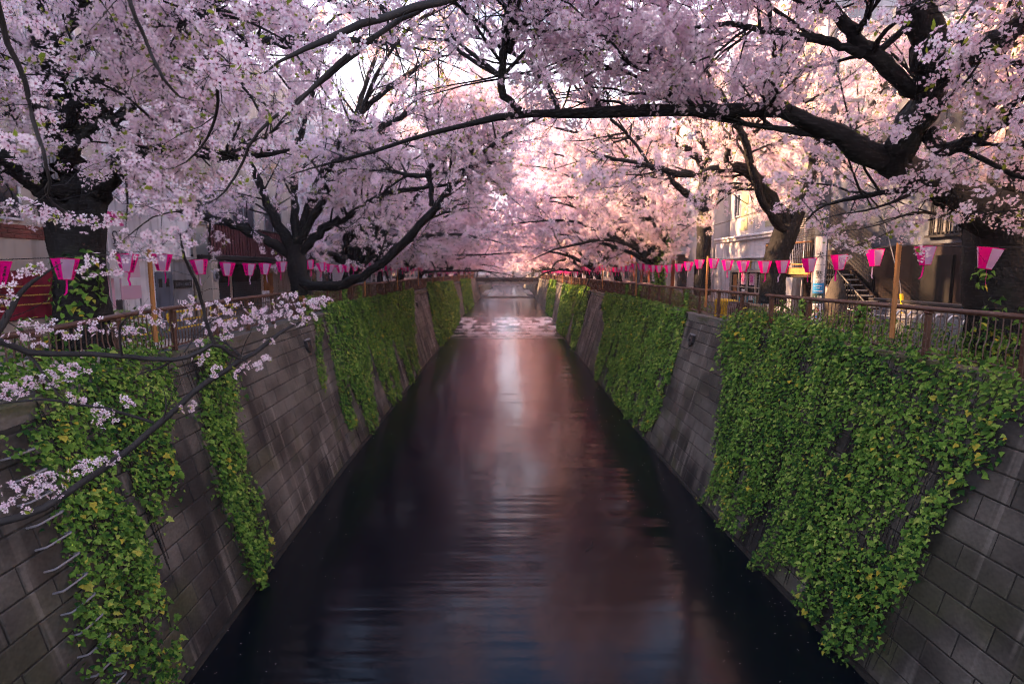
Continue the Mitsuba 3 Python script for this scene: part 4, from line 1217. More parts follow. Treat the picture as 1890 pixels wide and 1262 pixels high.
G_ROWS = [(425, 122, 56, 1.9), (385, 142, 42, 1.9), (470, 138, 42, 1.9), (400, 96, 36, 1.95), (455, 96, 34, 1.9), (350, 130, 26, 1.95), (400, 45, 32, 2.3), (372, 28, 26, 2.3), (440, 20, 30, 2.3), (478, 25, 34, 2.3), (512, 20, 36, 2.3), (555, 12, 32, 2.2), (600, 26, 36, 2.2), (640, 82, 28, 2.3), (662, 78, 24, 2.3), (690, 18, 22, 2.4), (640, 10, 26, 2.3), (545, 50, 20, 2.4), (510, 190, 30, 2.5), (532, 203, 24, 2.5), (560, 100, 18, 2.5),
          (60, 50, 28, 2.4), (85, 65, 24, 2.4), (95, 95, 22, 2.5), (30, 30, 24, 2.4), (60, 150, 28, 2.4), (85, 166, 32, 2.4), (70, 188, 30, 2.4), (40, 156, 22, 2.4), (75, 226, 24, 2.5), (96, 236, 20, 2.5), (30, 265, 30, 2.2), (55, 272, 26, 2.25), (14, 285, 22, 2.2), (5, 255, 22, 2.2), (38, 378, 22, 2.6), (62, 388, 24, 2.6), (85, 397, 20, 2.65), (110, 402, 22, 2.7), (135, 407, 22, 2.75), (160, 410, 22, 2.8), (185, 406, 20, 2.8), (208, 402, 16, 2.9),
          (250, 300, 30, 2.8), (275, 315, 30, 2.8), (300, 325, 28, 2.85), (262, 332, 24, 2.85), (232, 290, 18, 2.8), (335, 350, 22, 3), (370, 350, 22, 3), (240, 367, 24, 3.0), (270, 377, 24, 3.0), (300, 382, 26, 3.0), (325, 388, 24, 3.0), (347, 402, 20, 3.0), (225, 390, 16, 3), (240, 437, 26, 3.1), (275, 442, 28, 3.1), (300, 452, 26, 3.1), (258, 462, 22, 3.15), (225, 472, 20, 3.2), (180, 482, 20, 3.2), (165, 502, 18, 3.2), (205, 502, 18, 3.2), (330, 432, 20, 3.1), (345, 455, 14, 3.1), (285, 475, 16, 3.2),
          (380, 265, 26, 2.9), (400, 240, 24, 2.8), (372, 225, 22, 2.8), (330, 235, 22, 3.0), (350, 200, 22, 3.1), (310, 200, 20, 3.1), (440, 230, 20, 2.9), (460, 320, 22, 3.0), (430, 340, 20, 2.95), (490, 270, 20, 2.9)]
G_trunk = (np.array([[-8.8, -1.8, 5.1], [-8.5, -1.6, 6.8], [-7.8, -1.2, 8.4]]), np.array([.45, .38, .3]))
G_main = [(np.array([[-8.0, -1.4, 8.0], [-5, -.6, 9.4], [-2.2, .8, 9.6], [.1, 2.6, 9.3], G_l[0][0][0]]), np.array([.2, .15, .1, .06, .031])),
          (np.array([[-8.0, -1.3, 8.2], [-5.4, 0.2, 9.2], [-3.4, 1.2, 9.3], G_l[2][0][0]]), np.array([.16, .1, .05, .014])),
          (np.array([[-5, -.6, 9.4], [-3.6, 1.4, 10.0], G_l[3][0][0]]), np.array([.1, .05, .012]))]
rg_ = np.random.default_rng(61)
tkG = make_tree('cherry tree above the camera hanging large blossoms into the upper left corner', (-8.5, -1.6), None, limbs_auto(rg_, (-8.5, -1.6, 5.4), -1, 2.8, 9.0, 8, .42), 511, dens=1.3, nbr=18, up=.3)
spray_tree(tkG, np.random.default_rng(501), G_trunk, G_main, G_l, G_ROWS, 5)

# a spray hanging in at the upper right
H_l = [px_limb([(2100, -300, 2.6, .014), (1900, -110, 2.5, .010), (1800, 0, 2.4, .007), (1755, 60, 2.4, .005), (1728, 105, 2.4, .003)], 12),
       px_limb([(1800, 0, 2.4, .006), (1700, 5, 2.6, .005), (1640, 30, 2.7, .003)], 8)]
H_ROWS = [(1755, 78, 34, 2.4), (1732, 100, 30, 2.4), (1712, 88, 20, 2.45), (1775, 55, 26, 2.4), (1790, 30, 24, 2.4), (1645, 28, 28, 2.7), (1665, 45, 18, 2.7), (1622, 40, 18, 2.7), (1740, 60, 22, 2.45)]
rg_ = np.random.default_rng(62)
tkH = make_tree('cherry tree beyond the right edge hanging large lilac blossom into the upper right corner', (8.8, -.3), None, limbs_auto(rg_, (9.2, 2.0, 5.5), 1, 2.8, 9.0, 8, .42), 512, dens=1.3, nbr=18, up=.3)
spray_tree(tkH, np.random.default_rng(502), (np.array([[9.4, 1.9, 5.3], [9.3, 2.0, 7], [8.9, 2.0, 8.6]]), np.array([.42, .36, .28])),
           [(np.array([[9.0, 2.0, 8.2], [6, 1.8, 9.6], [4, 1.8, 9.3], H_l[0][0][0]]), np.array([.18, .12, .05, .015]))], H_l, H_ROWS, 5)
# ------------------------------------------------------------------ ivy and hedges
def ivy_leaf(kind):
    if kind == 0:   # five-lobed leaf, folded along the midrib, tip along +x
        rim = [(0, 0), (-.12, .30), (.10, .52), (.30, .36), (.50, .46), (.56, .24), (1.0, 0), (.56, -.24), (.50, -.46), (.30, -.36), (.10, -.52), (-.12, -.30)]
        v = [[.30, 0, .05]] + [[x, y, -abs(y) * .22 - .12 * x * x] for x, y in rim]
        n = len(rim)
        f = [[0, 1 + k, 1 + (k + 1) % n] for k in range(n)]
        u = [.2] + [.9] * n
    elif kind == 1:
        v = [[0, 0, 0], [.12, .5, -.1], [.45, .3, -.05], [1, 0, -.12], [.45, -.3, -.05], [.12, -.5, -.1]]
        f = [[0, 2, 1], [0, 3, 2], [0, 4, 3], [0, 5, 4]]
        u = [.2, .9, .8, 1, .8, .9]
    else:
        v = [[0, 0, 0], [.45, .48, -.06], [1, 0, -.1], [.45, -.48, -.06]]
        f = [[0, 2, 1], [0, 3, 2]]
        u = [.3, .9, 1, .9]
    f = np.array(f)[:, ::-1]
    return np.array(v, float), f, np.array(u)


IVYL = [ivy_leaf(k) for k in range(3)]


def leaf_mats(pos, face, down, size, rng):
    """Local axes of leaves: z faces outward, x (the tip) hangs down."""
    z = unit(face + rng.normal(0, .48, pos.shape))
    x = down + rng.normal(0, .45, pos.shape)
    x = unit(x - (x * z).sum(1, keepdims=True) * z)
    y = np.cross(z, x)
    return x * size[:, None], y * size[:, None], z * size[:, None]


def leaves_mesh(kind, pos, ax, rnd):
    v, f, u = IVYL[kind]
    x, y, z = ax
    V = pos[:, None] + v[None, :, :1] * x[:, None] + v[None, :, 1:2] * y[:, None] + v[None, :, 2:] * z[:, None]
    return V.reshape(-1, 3), (f[None] + (np.arange(len(pos)) * len(v))[:, None, None]).reshape(-1, 3), np.stack([np.tile(u, len(pos)), np.repeat(rnd, len(v))], -1)


IVY_PLY = [[mikit.ply(IVYL[0][:2], uv=np.stack([IVYL[0][2], np.full(13, r)], -1)) for r in (.12, .3, .45, .6, .75, .9)]][0]
cnt = {1: 0, -1: 0}
for (s, poly, kind, ivy_label) in IVY:
    idx = cnt[s]
    cnt[s] += 1
    rng = np.random.default_rng(700 + idx + 50 * s)
    poly = np.asarray(poly, float)
    wy, wz = wall_hit(s, poly[:, 0], poly[:, 1])
    y0, y1 = wy.min(), wy.max()
    tk = thing('ivy', ivy_label, 'ivy', 'ivy curtains hanging on the canal walls')
    near = {'big': 1.0, 'thin': 1.3, 'mid': 1.6, 'far': 2.6}[kind]
    size0 = {'big': .084, 'thin': .08, 'mid': .105, 'far': .22}[kind]
    wp = np.stack([wy, wz], -1)
    kz = kerb_z(s, wy)
    # the top of the outline spills over the coping
    area = 0.5 * abs(np.sum(wp[:, 0] * np.roll(wp[:, 1], -1) - np.roll(wp[:, 0], -1) * wp[:, 1]))
    n = int(area * {'big': 3.9, 'thin': 4.5, 'mid': 4.2, 'far': 4.5}[kind] / size0 ** 2)
    yy_ = rng.uniform(y0 - .3, y1 + .3, n * 3)
    zz_ = rng.uniform(wp[:, 1].min() - .3, wp[:, 1].max() + .2, n * 3)
    jit = {'big': .13, 'mid': .09, 'thin': .06, 'far': .12}[kind]
    ins = in_poly(yy_ + rng.normal(0, jit, len(yy_)), zz_ + rng.normal(0, jit, len(yy_)), wp)
    yy_, zz_ = yy_[ins][:n], zz_[ins][:n]
    q3 = np.stack([yy_ * .9, zz_ * .45, yy_ * 0], -1)
    lump = meshkit.fbm(q3 + idx * 7, 3, 5)
    strand = meshkit.fbm(np.stack([yy_ * 3.2, zz_ * .35, yy_ * 0], -1) + idx, 3, 2)
    # holes where the wall or dead stems show
    hole = meshkit.fbm(np.stack([yy_ * 1.5, zz_ * .8, yy_ * 0 + 4], -1) + idx * 3, 3, 9)
    low = np.clip(1.15 - zz_ / 4.2, 0, 1)
    keep = rng.uniform(0, 1, len(yy_)) > np.clip((hole - (.70 - .15 * low)) * 9, 0, .97)
    yy_, zz_, lump, strand = yy_[keep], zz_[keep], lump[keep], strand[keep]
    thick = .04 + .60 * np.clip(lump - .28, 0, 1) + .40 * np.clip(strand - .34, 0, 1)
    thick = thick * (1.0 if kind == 'big' else .5)
    dep = thick * rng.uniform(.12, 1.0, len(yy_)) ** .7
    kz = kerb_z(s, yy_)
    over = np.maximum(zz_ - kz + .05, 0)
    pos = wall_pt(s, yy_, np.minimum(zz_, kz + .02 + over * .6), dep)
    out = np.array([-s * .96, 0, .26])
    face = np.tile(out, (len(pos), 1)) + [0, -.15, .80]
    sz = size0 * rng.uniform(.45, 1.2, len(pos)) * np.where(rng.random(len(pos)) < .12, 1.6, 1)
    ax = leaf_mats(pos, face, np.array([0, 0, -1.0]), sz, rng)
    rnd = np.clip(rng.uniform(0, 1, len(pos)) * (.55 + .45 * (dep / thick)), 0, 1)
    pr = project(pos)
    lk = {'big': 0, 'thin': 1, 'mid': 2, 'far': 2}[kind]
    mask = np.ones(len(pos), bool)
    if kind == 'big':
        vis = (pr[:, 0] > -30) & (pr[:, 0] < 1920) & (pr[:, 1] < 1290) & (dep / thick > .6)
        sc = np.where(vis, sz / pr[:, 2], 0)
        best = np.argsort(-sc)[:290]
        for b in best:
            M = np.eye(4)
            M[:3, 0], M[:3, 1], M[:3, 2], M[:3, 3] = ax[0][b], ax[1][b], ax[2][b], pos[b]
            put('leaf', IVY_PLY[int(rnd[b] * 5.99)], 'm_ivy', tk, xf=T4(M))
        mask[best] = False
    lk = max(lk, 1) if lk == 0 else lk
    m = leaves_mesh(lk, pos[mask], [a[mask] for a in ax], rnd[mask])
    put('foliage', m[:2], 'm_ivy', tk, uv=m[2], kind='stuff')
    # woody stems under the leaves
    ns = int(np.clip(area * 2.5, 6, 110))
    sy = rng.uniform(y0, y1, ns)
    st = []
    for y in sy:
        zs = np.linspace(0, 1, 9)
        ztop = float(kerb_z(s, y)) - .05
        zlo = wp[:, 1].min() + rng.uniform(0, 2.0)
        z = ztop + (zlo - ztop) * zs
        yk = y + np.cumsum(rng.normal(0, .05, 9)) * near
        st.append(wall_pt(s, yk, z, .03 + .05 * rng.random(9)))
    st = np.stack(st)
    okk = np.stack([in_poly(a[:, 1], a[:, 2], wp) for a in st])
    keep = okk[:, 2:7].all(1)
    if keep.any():
        put('stems', tubes(st[keep], np.full((keep.sum(), 9), .007 * near), 4), 'm_twig', tk, smooth=True, kind='stuff')


def leaf_cloud(name, label, catg, centers, radii, n, size, seed, kind=1, group=None, matn='m_ivy', parent=None):
    rng = np.random.default_rng(seed)
    pos, face = [], []
    for c, r in zip(centers, radii):
        d = unit(rng.normal(size=(n, 3)))
        rr = rng.uniform(.55, 1.05, (n, 1)) ** .6
        pos.append(np.asarray(c) + d * rr * np.asarray(r))
        face.append(d + [0, 0, .5])
    pos, face = np.vstack(pos), np.vstack(face)
    sz = size * rng.uniform(.6, 1.2, len(pos))
    ax = leaf_mats(pos, face, np.array([0, 0, -.6]), sz, rng)
    m = leaves_mesh(kind, pos, ax, rng.uniform(0.1, .93, len(pos)))
    if parent:
        return put(name, m[:2], matn, parent, uv=m[2], kind='stuff')
    tk = thing(name, label, catg, group)
    put('foliage', m[:2], matn, tk, uv=m[2], kind='stuff')
    st = [tube([(c[0], c[1], c[2] - r[2] * 1.1), (c[0] + rng.normal(0, .1), c[1] + rng.normal(0, .1), c[2] + r[2] * .5)], .012, 4, False) for c, r in zip(centers, radii)]
    put('stems', cat(st), 'm_twig', tk, kind='stuff')
    return tk


def hedge(s, ya, yb_, label, seed, h=.5, off=.75, size=.075):
    rng = np.random.default_rng(seed)
    cs, rs = [], []
    for y in np.arange(ya, yb_, .42):
        x = float(rail_x(s, y)) + s * (off + rng.normal(0, .06))
        z = float(kerb_z(s, y)) - .14
        cs.append((x, y, z + h * .55 + rng.normal(0, .03))), rs.append((.36, .36, h * .55 * rng.uniform(.85, 1.15)))
    return leaf_cloud('hedge', label, 'hedge', cs, rs, int(190 * (.075 / size) ** 1.5), size, seed, 1, 'clipped hedges behind the railings')


hedge(1, 5.5, 16.4, 'green hedge behind the right railing between the thick trunk and the leaning cherry tree', 31, .74, .70)
hedge(1, 18.4, 23.2, 'green hedge behind the right railing in front of the white shop window', 32, .60)
hedge(1, 25.2, 31.5, 'bright green hedge behind the right railing beyond the second lantern pole', 33, .86, .75, .10)
hedge(1, 33.5, 42.5, 'bright green hedge on the right beyond the ivy-covered trunk', 34, .9, .75, .13)
hedge(-1, 6.0, 10.2, 'green hedge behind the left railing in front of the crimson banner', 35, 1.15, .75, .10)
hedge(-1, 11.9, 13.6, 'small bright green bush behind the left railing beside the first lantern pole', 36, 1.1, .9, .09)
hedge(-1, 26, 44, 'dark green hedge beyond the low limb of the second left cherry tree', 37, 1.0, 1.2, .14)

# ivy on trunks and up the railing posts: one thing per climb
def climb(label, centers, radii, n, size, seed):
    leaf_cloud('climbing_ivy', label, 'ivy', centers, radii, n, size, seed, 0 if size < .12 else 1, 'ivy climbing trunks and posts')


climb('ivy growing round the foot of the black cherry trunk at the left', [(-8.35 + .06 * k, 10.75, 5.7 + .3 * k) for k in range(7)], [(.46, .35, .3)] * 7, 75, .13, 41)
climb('ivy sprigs on the thick cherry trunk at the right edge', [(8.85, 10.45, 6.3), (8.95, 10.4, 6.7), (9.55, 10.35, 6.2), (9.5, 10.4, 6.5), (8.75, 10.5, 7.3)], [(.18, .12, .25)] * 5, 16, .12, 42)
climb('ivy at the foot of the leaning cherry tree before the shop', [(8.0 + .1 * k, 17.2, 5.75 + .22 * k) for k in range(4)] + [(8.6, 17.3, 6.1)], [(.25, .2, .22)] * 5, 40, .11, 43)
climb('thick ivy column covering the fourth cherry trunk on the right', [(8.25 + .03 * k, 31.6, 5.7 + .42 * k) for k in range(10)], [(.42, .35, .35)] * 10, 90, .16, 44)
for k, (px, py, y) in enumerate([(1460, 575, 15.2), (1443, 575, 15.6), (1565, 605, 12.9), (1572, 580, 12.7), (1148, 545, 36.5), (1200, 540, 29), (1170, 545, 33), (1235, 550, 25.8), (1255, 550, 24.5)]):
    if k % 2 == 0:
        y = float(y)
        x = float(rail_x(1, y))
        z = float(kerb_z(1, y))
        r = .16 if y < 20 else .24
        climb(f'ivy tuft climbing the right railing, {ordinal(k // 2)} of five from the front', [(x, y, z + .15 + .22 * q) for q in range(4)], [(.14, r, .2)] * 4, 46, .09 if y < 20 else .14, 45 + k)
for k, y in enumerate([22.5, 27.5, 30.5, 44]):
    x, z = float(rail_x(-1, y)), float(kerb_z(-1, y))
    climb(f'ivy tuft climbing the left railing, {ordinal(k)} of four from the front', [(x, y, z + .12 + .22 * q) for q in range(4)], [(.16, .35, .22)] * 4, 50, .13, 60 + k)
# ------------------------------------------------------------------ buildings
ZG = 5.42


def fbx(s, X, y0, y1, z0, z1, d0, d1, c=0.0):
    """Box on a facade at lateral X of side s: d is the depth in front of it (towards the canal)."""
    return box(s * (X - d0), s * (X - d1), y0, y1, z0, z1, c)


def window(bk, s, X, y0, y1, z0, z1, frame='m_white', pane='m_glass', mull=1, d=.04, bar=False):
    w = put('window', cat([fbx(s, X, y0 - .06, y0, z0 - .06, z1 + .06, -.05, d), fbx(s, X, y1, y1 + .06, z0 - .06, z1 + .06, -.05, d), fbx(s, X, y0, y1, z1, z1 + .06, -.05, d), fbx(s, X, y0, y1, z0 - .06, z0, -.05, d + .03)]
                             + [fbx(s, X, y0 + (y1 - y0) * k / (mull + 1) - .02, y0 + (y1 - y0) * k / (mull + 1) + .02, z0, z1, -.02, d - .005) for k in range(1, mull + 1)]
                             + ([fbx(s, X, y0, y1, (z0 + z1) / 2 - .02, (z0 + z1) / 2 + .02, -.02, d - .008)] if bar else [])), frame, bk)
    put('pane', fbx(s, X, y0, y1, z0, z1, -.03, .012), pane, w)
    return w


def building(label, s, X, y0, y1, h, wall, depth=9.0, roof=True, catg='building'):
    bk = thing('building', label, catg, 'buildings lining the canal streets')
    put('wall', box(s * X, s * (X + depth), y0, y1, 4.8, ZG + h, .02), wall, bk)
    if roof:
        put('parapet', cat([fbx(s, X, y0 - .06, y1 + .06, ZG + h + .002, ZG + h + .28, -.3, .06), box(s * X, s * (X + depth), y0 - .06, y0 + .2, ZG + h + .002, ZG + h + .28)]), wall, bk)
    return bk


def balcony(bk, s, X, y0, y1, z, wallm, h=1.0, dp=1.1, solid=True, railm='m_steel_dull'):
    b = put('balcony', fbx(s, X, y0, y1, z - .18, z, -.02, dp, .01), wallm, bk)
    if solid:
        put('parapet', cat([fbx(s, X, y0, y1, z, z + h, dp - .12, dp), fbx(s, X, y0, y0 + .12, z, z + h, 0, dp - .12), fbx(s, X, y1 - .12, y1, z, z + h, 0, dp - .12)]), wallm, b)
    else:
        bars = [fbx(s, X, y, y + .025, z, z + h, dp - .04, dp - .015) for y in np.arange(y0, y1, .13)]
        put('railing', cat(bars + [fbx(s, X, y0, y1, z + h, z + h + .05, dp - .055, dp), fbx(s, X, y0, y0 + .03, z + h * .5, z + h, 0, dp - .06)]), railm, b)
    return b


def text_on(txt, h, s, X, yc, zc, d, matn, parent, name='lettering', depth=.015, bold=True):
    """Lettering on a facade, read from the canal."""
    m = meshkit.text_mesh(txt, h, depth, bold)
    v = np.array(m.vertices)
    wdt = v[:, 0].max()
    # seen from the canal, reading runs towards -y on the right bank and +y on the left bank
    yv = yc - s * (v[:, 0] - wdt / 2)
    xv = s * (X - d) - s * v[:, 2]
    return put(name, (np.stack([xv, yv, zc + v[:, 1]], -1), np.array(m.faces)), matn, parent)


def strokes(lines, org, ux, uz, n, w, dep):
    """Brush strokes (polylines in a unit box) as flat bars on a plane."""
    parts = []
    org, ux, uz, n = map(np.asarray, (org, ux, uz, n))
    for ln in lines:
        for a, b in zip(ln[:-1], ln[1:]):
            A, B = org + ux * a[0] + uz * a[1], org + ux * b[0] + uz * b[1]
            t = unit(B - A)
            sd = np.cross(n, t) * w / 2
            A, B = A - t * w * .3, B + t * w * .3
            v = np.array([A - sd, A + sd, B + sd, B - sd])
            v = np.vstack([v, v + n * dep])
            parts.append((v, np.array([[0, 1, 2, 3], [7, 6, 5, 4], [0, 4, 5, 1], [1, 5, 6, 2], [2, 6, 7, 3], [3, 7, 4, 0]])))
    return cat(parts)


# ---- right bank -----------------------------------------------------------------
# nearest: beige brick block with white siding at street level
b = building('beige brick building with white horizontal siding at the right edge', 1, 12.6, 4, 15.6, 13, 'm_cream')
for k in range(16):
    put('siding_board', fbx(1, 12.6, 8.5, 15.0, ZG + .05 + k * .16, ZG + .195 + k * .16, -.01, .035 + .004 * (k % 2), .006), 'm_white', b)
for k in range(26):
    for j in range(9):
        y = 12.2 + j * .38 + (k % 2) * .19
        if y < 15.3:
            put('brick', fbx(1, 12.6, y, y + .365, ZG + 2.9 + k * .125, ZG + 3.01 + k * .125, -.01, .02, .006), 'm_mauve', b)
window(b, 1, 12.6, 13.2, 15.2, ZG + 2.65, ZG + 2.86, 'm_grey')
window(b, 1, 12.6, 6, 8, ZG + 4, ZG + 5.4, 'm_grey')
for z in (6.7, 9.3):
    window(b, 1, 12.6, 12.4, 14.6, ZG + z, ZG + z + 1.4, 'm_grey')

# grey house over a dark brown ground floor, outside stair
b = building('blue-grey rendered house over a dark brown ground floor with an outside stair', 1, 13.2, 15.7, 25.4, 10.5, 'm_bluegrey')
put('ground_floor', box(13.0, 13.2, 15.72, 25.3, 4.9, ZG + 2.75), 'm_brown', b)
put('recess', box(12.9, 12.998, 16.6, 18.2, 4.9, ZG + 2.4), 'm_black', b)
put('recess', box(12.9, 12.998, 20.2, 23.9, 4.9, ZG + 1.75), 'm_black', b)
w = window(b, 1, 13.2, 16.6, 17.9, ZG + 3.1, ZG + 4.6, 'm_black', 'm_grey', 3)
put('grille', cat([fbx(1, 13.2, 16.5 + k * .17, 16.54 + k * .17, ZG + 3.0, ZG + 4.7, .10, .13) for k in range(9)] + [fbx(1, 13.2, 16.4, 18.0, ZG + 2.95, ZG + 3.02, .0, .18), fbx(1, 13.2, 16.4, 18.0, ZG + 4.68, ZG + 4.74, .0, .18)]), 'm_dark_metal', w)
for z in (5.8, 8.3):
    for y in (17, 20, 23):
        window(b, 1, 13.2, y, y + 1.5, ZG + z, ZG + z + 1.4, 'm_dark_metal')
put('downpipe', tube([(13.05, 15.95, ZG), (13.05, 15.95, ZG + 7)], .045, 8), 'm_steel_dull', b, smooth=40)
put('downpipe', tube([(12.95, 25.1, ZG + .1), (12.95, 25.1, ZG + 4.2)], .05, 8), 'm_white', b, smooth=40)
np_ = put('nameplate', box(12.985, 12.998, 15.98, 16.2, ZG + .95, ZG + 1.85), 'm_black', b, label='dark upright nameplate with vertical writing and a teal foot')
put('plate_foot', box(12.98, 12.999, 15.97, 16.21, ZG + .84, ZG + .935), 'm_teal', np_)
KJ = {'hi': [[(.2, .9), (.8, .9), (.8, .1), (.2, .1), (.2, .9)], [(.2, .5), (.8, .5)]], 'ki': [[(.1, .7), (.9, .7)], [(.5, 1), (.5, 0)], [(.5, .65), (.1, .15)], [(.5, .65), (.9, .15)]],
      'ue': [[(.45, .95), (.45, .1)], [(.45, .55), (.8, .55)], [(.05, .08), (.95, .08)]], 'me': [[(.25, .95), (.75, .95), (.75, .05), (.25, .05), (.25, .95)], [(.25, .65), (.75, .65)], [(.25, .35), (.75, .35)]],
      'kuro': [[(.2, .95), (.8, .95), (.8, .6), (.2, .6), (.2, .95)], [(.2, .78), (.8, .78)], [(.5, .95), (.5, .3)], [(.15, .45), (.85, .45)], [(.05, .3), (.95, .3)], [(.15, .15), (.1, 0)], [(.38, .15), (.4, 0)], [(.62, .15), (.64, 0)], [(.82, .15), (.92, 0)]],
      'inu': [[(.08, .66), (.92, .66)], [(.5, 1), (.48, .6), (.3, .25), (.08, .02)], [(.5, .62), (.68, .28), (.95, .04)], [(.7, .92), (.84, .8)]],
      'juku': [[(.05, .94), (.5, .94)], [(.27, 1), (.27, .9)], [(.12, .86), (.44, .86), (.44, .74), (.12, .74), (.12, .86)], [(.1, .66), (.46, .66), (.3, .56)], [(.28, .6), (.28, .4), (.2, .42)], [(.03, .53), (.52, .53)], [(.58, .8), (.88, .8), (.88, .45), (.97, .45)], [(.7, .98), (.68, .62), (.56, .42)], [(.6, .62), (.74, .55)], [(.15, .24), (.85, .24)], [(.5, .38), (.5, .04)], [(.04, .03), (.96, .03)]]}
for k, g in enumerate(('hi', 'ki', 'me', 'ue')):
    put('character', strokes(KJ[g], (12.984, 16.17, ZG + 1.66 - k * .2), (0, -.15, 0), (0, 0, .14), (-1, 0, 0), .014, .004), 'm_steel_dull', np_)

# stair: landing with brown balustrade, one flight coming down towards the camera
sk = thing('staircase', 'dark outside staircase with brown balustrade and a slatted screen, under it a stone', 'staircase')
zl = ZG + 1.98
put('landing', box(11.3, 12.9, 21.3, 25.2, zl - .32, zl, .02), 'm_brown', sk)
put('landing_edge', box(11.24, 11.297, 21.3, 25.2, zl - .20, zl + .05), 'm_orangewood', sk)
for k in range(28):
    y = 21.35 + k * .14
    put('baluster', box(11.31, 11.335, y, y + .03, zl + .05, zl + 1.0), 'm_orangewood' if k > 12 else 'm_brown', sk)
put('handrail', box(11.29, 11.355, 21.3, 25.2, zl + 1.0, zl + 1.06, .01), 'm_orangewood', sk)
put('handrail', box(11.295, 11.35, 21.3, 25.2, zl + .18, zl + .22), 'm_orangewood', sk)
for y in (21.3, 23.2, 25.1):
    put('newel', box(11.28, 11.37, y, y + .09, zl - .3, zl + 1.12), 'm_brown', sk)
for k in range(11):
    y1 = 21.28 - k * .30
    z = zl - k * .18
    put('tread', box(11.35, 12.7, y1 - .32, y1, z - .18 - .045, z - .18, .01), 'm_concrete', sk)
sl = lambda y: zl - (21.3 - y) * .6
for x in (11.30, 12.72):
    v = []
    for y, o0, o1 in ((21.28, -.45, .02), (18.0, -.45, .02)):
        v += [[x, y, sl(y) + o0], [x + .05, y, sl(y) + o0], [x + .05, y, sl(y) + o1], [x, y, sl(y) + o1]]
    put('stringer', (np.array(v), np.array([[0, 1, 2, 3], [7, 6, 5, 4], [0, 4, 5, 1], [1, 5, 6, 2], [2, 6, 7, 3], [3, 7, 4, 0]])), 'm_mauve' if x < 12 else 'm_brown', sk)
for k in range(22):
    y = 21.2 - k * .15
    put('baluster', box(11.31, 11.335, y - .012, y + .012, sl(y) + .02, sl(y) + .92), 'm_dark_metal', sk)
put('handrail', tube([(11.322, 21.28, sl(21.28) + .95), (11.322, 18.0, sl(18.0) + .95)], .03, 6), 'm_dark_metal', sk)
for k in range(13):
    put('screen_slat', box(11.5, 11.56, 21.0, 22.9, zl + 1.12 + k * .085, zl + 1.17 + k * .085), 'm_dark_metal', sk)
for k in range(12):
    dy = 0.0
    v = []
    for y, o in ((20.98, k * .13), (18.2, k * .13)):
        zz = zl + 1.12 - (20.98 - y) * .55 + o
        v += [[11.5, y, zz], [11.55, y, zz], [11.55, y, zz + .085], [11.5, y, zz + .085]]
    put('screen_slat', (np.array(v), np.array([[0, 1, 2, 3], [7, 6, 5, 4], [0, 4, 5, 1], [1, 5, 6, 2], [2, 6, 7, 3], [3, 7, 4, 0]])), 'm_dark_metal', sk)

# low block wall with the bicycle bars
lw = thing('block_wall', 'low grey block wall with dark coping in front of the brown ground floor', 'wall')
for r in range(4):
    for k in range(9):
        y = 12.4 + k * .52 + (r % 2) * .26
        if y + .5 < 17.3:
            put('block', box(11.0, 11.16, y, y + .505, ZG + r * .26, ZG + r * .26 + .248, .012), 'm_grey', lw)
put('coping', box(10.97, 11.19, 12.35, 17.3, ZG + 1.045, ZG + 1.13, .015), 'm_dark_metal', lw)
for k in range(6):
    y = 13.0 + k * .46
    bk = put('bicycle_bar', tube(path([(10.5, y, ZG - .05), (10.5, y, ZG + .78), (10.55, y, ZG + .86), (10.68, y, ZG + .88), (10.78, y, ZG + .8), (10.8, y, ZG - .05)], 16), .028, 8), 'm_steel', None, smooth=50,
             label=f'bent steel bicycle bar standing before the low block wall, {ordinal(k)} from the camera', cat='bicycle rack', group='bicycle bars by the low wall')

# standing stone
rs = np.random.default_rng(5)
m = trimesh.creation.icosphere(4)
v = np.array(m.vertices)
v = v * [.36, .42, .95]
v[:, :2] *= (1.15 - .42 * (v[:, 2:] / .95 + 1) / 2)
v += .16 * (meshkit.fbm(v * 2.2 + 5, 4)[:, None] - .5) * unit(v)
v[:, 0] += .16 * np.exp(-((v[:, 1] + .02) ** 2 / .04 + (v[:, 2] + .25) ** 2 / .06)) * (v[:, 0] < 0)
put('standing_stone', (v + [10.9, 18.9, ZG + .82], np.array(m.faces)), 'm_stone', None, smooth=True, label='tall rough standing stone with a hollow in it under the staircase', cat='stone')

# white shop
XS = 12.9
b = building('white rendered shop with a cornice, gilt lettering and a large paned window', 1, XS, 25.6, 35.4, 3.75, 'm_offwhite', 8.9, roof=False, catg='shop')
put('cornice', cat([fbx(1, XS, 25.5, 35.5, ZG + 3.55, ZG + 3.70, -.02, .16, .02), fbx(1, XS, 25.45, 35.55, ZG + 3.705, ZG + 3.82, -.02, .24, .02)]), 'm_white', b)
put('pier', fbx(1, XS, 25.62, 27.1, ZG - .4, ZG + 3.5, -.02, .14, .01), 'm_white', b)
put('pier', fbx(1, XS, 34.0, 35.38, ZG - .4, ZG + 3.5, -.02, .14, .01), 'm_white', b)
put('arch_band', fbx(1, XS, 27.2, 33.9, ZG + 2.55, ZG + 2.62, -.02, .18, .01), 'm_white', b)
sg = put('sign_board', cat([fbx(1, XS, 27.3 + k * .31, 27.59 + k * .31, ZG + 1.98, ZG + 2.50, -.02, .05, .008) for k in range(21)]), 'm_white', b, kind='stuff')
text_on('SHOET', .36, 1, XS, 31.0, ZG + 2.05, .052, 'm_gold', b, 'gilt_lettering', .05)
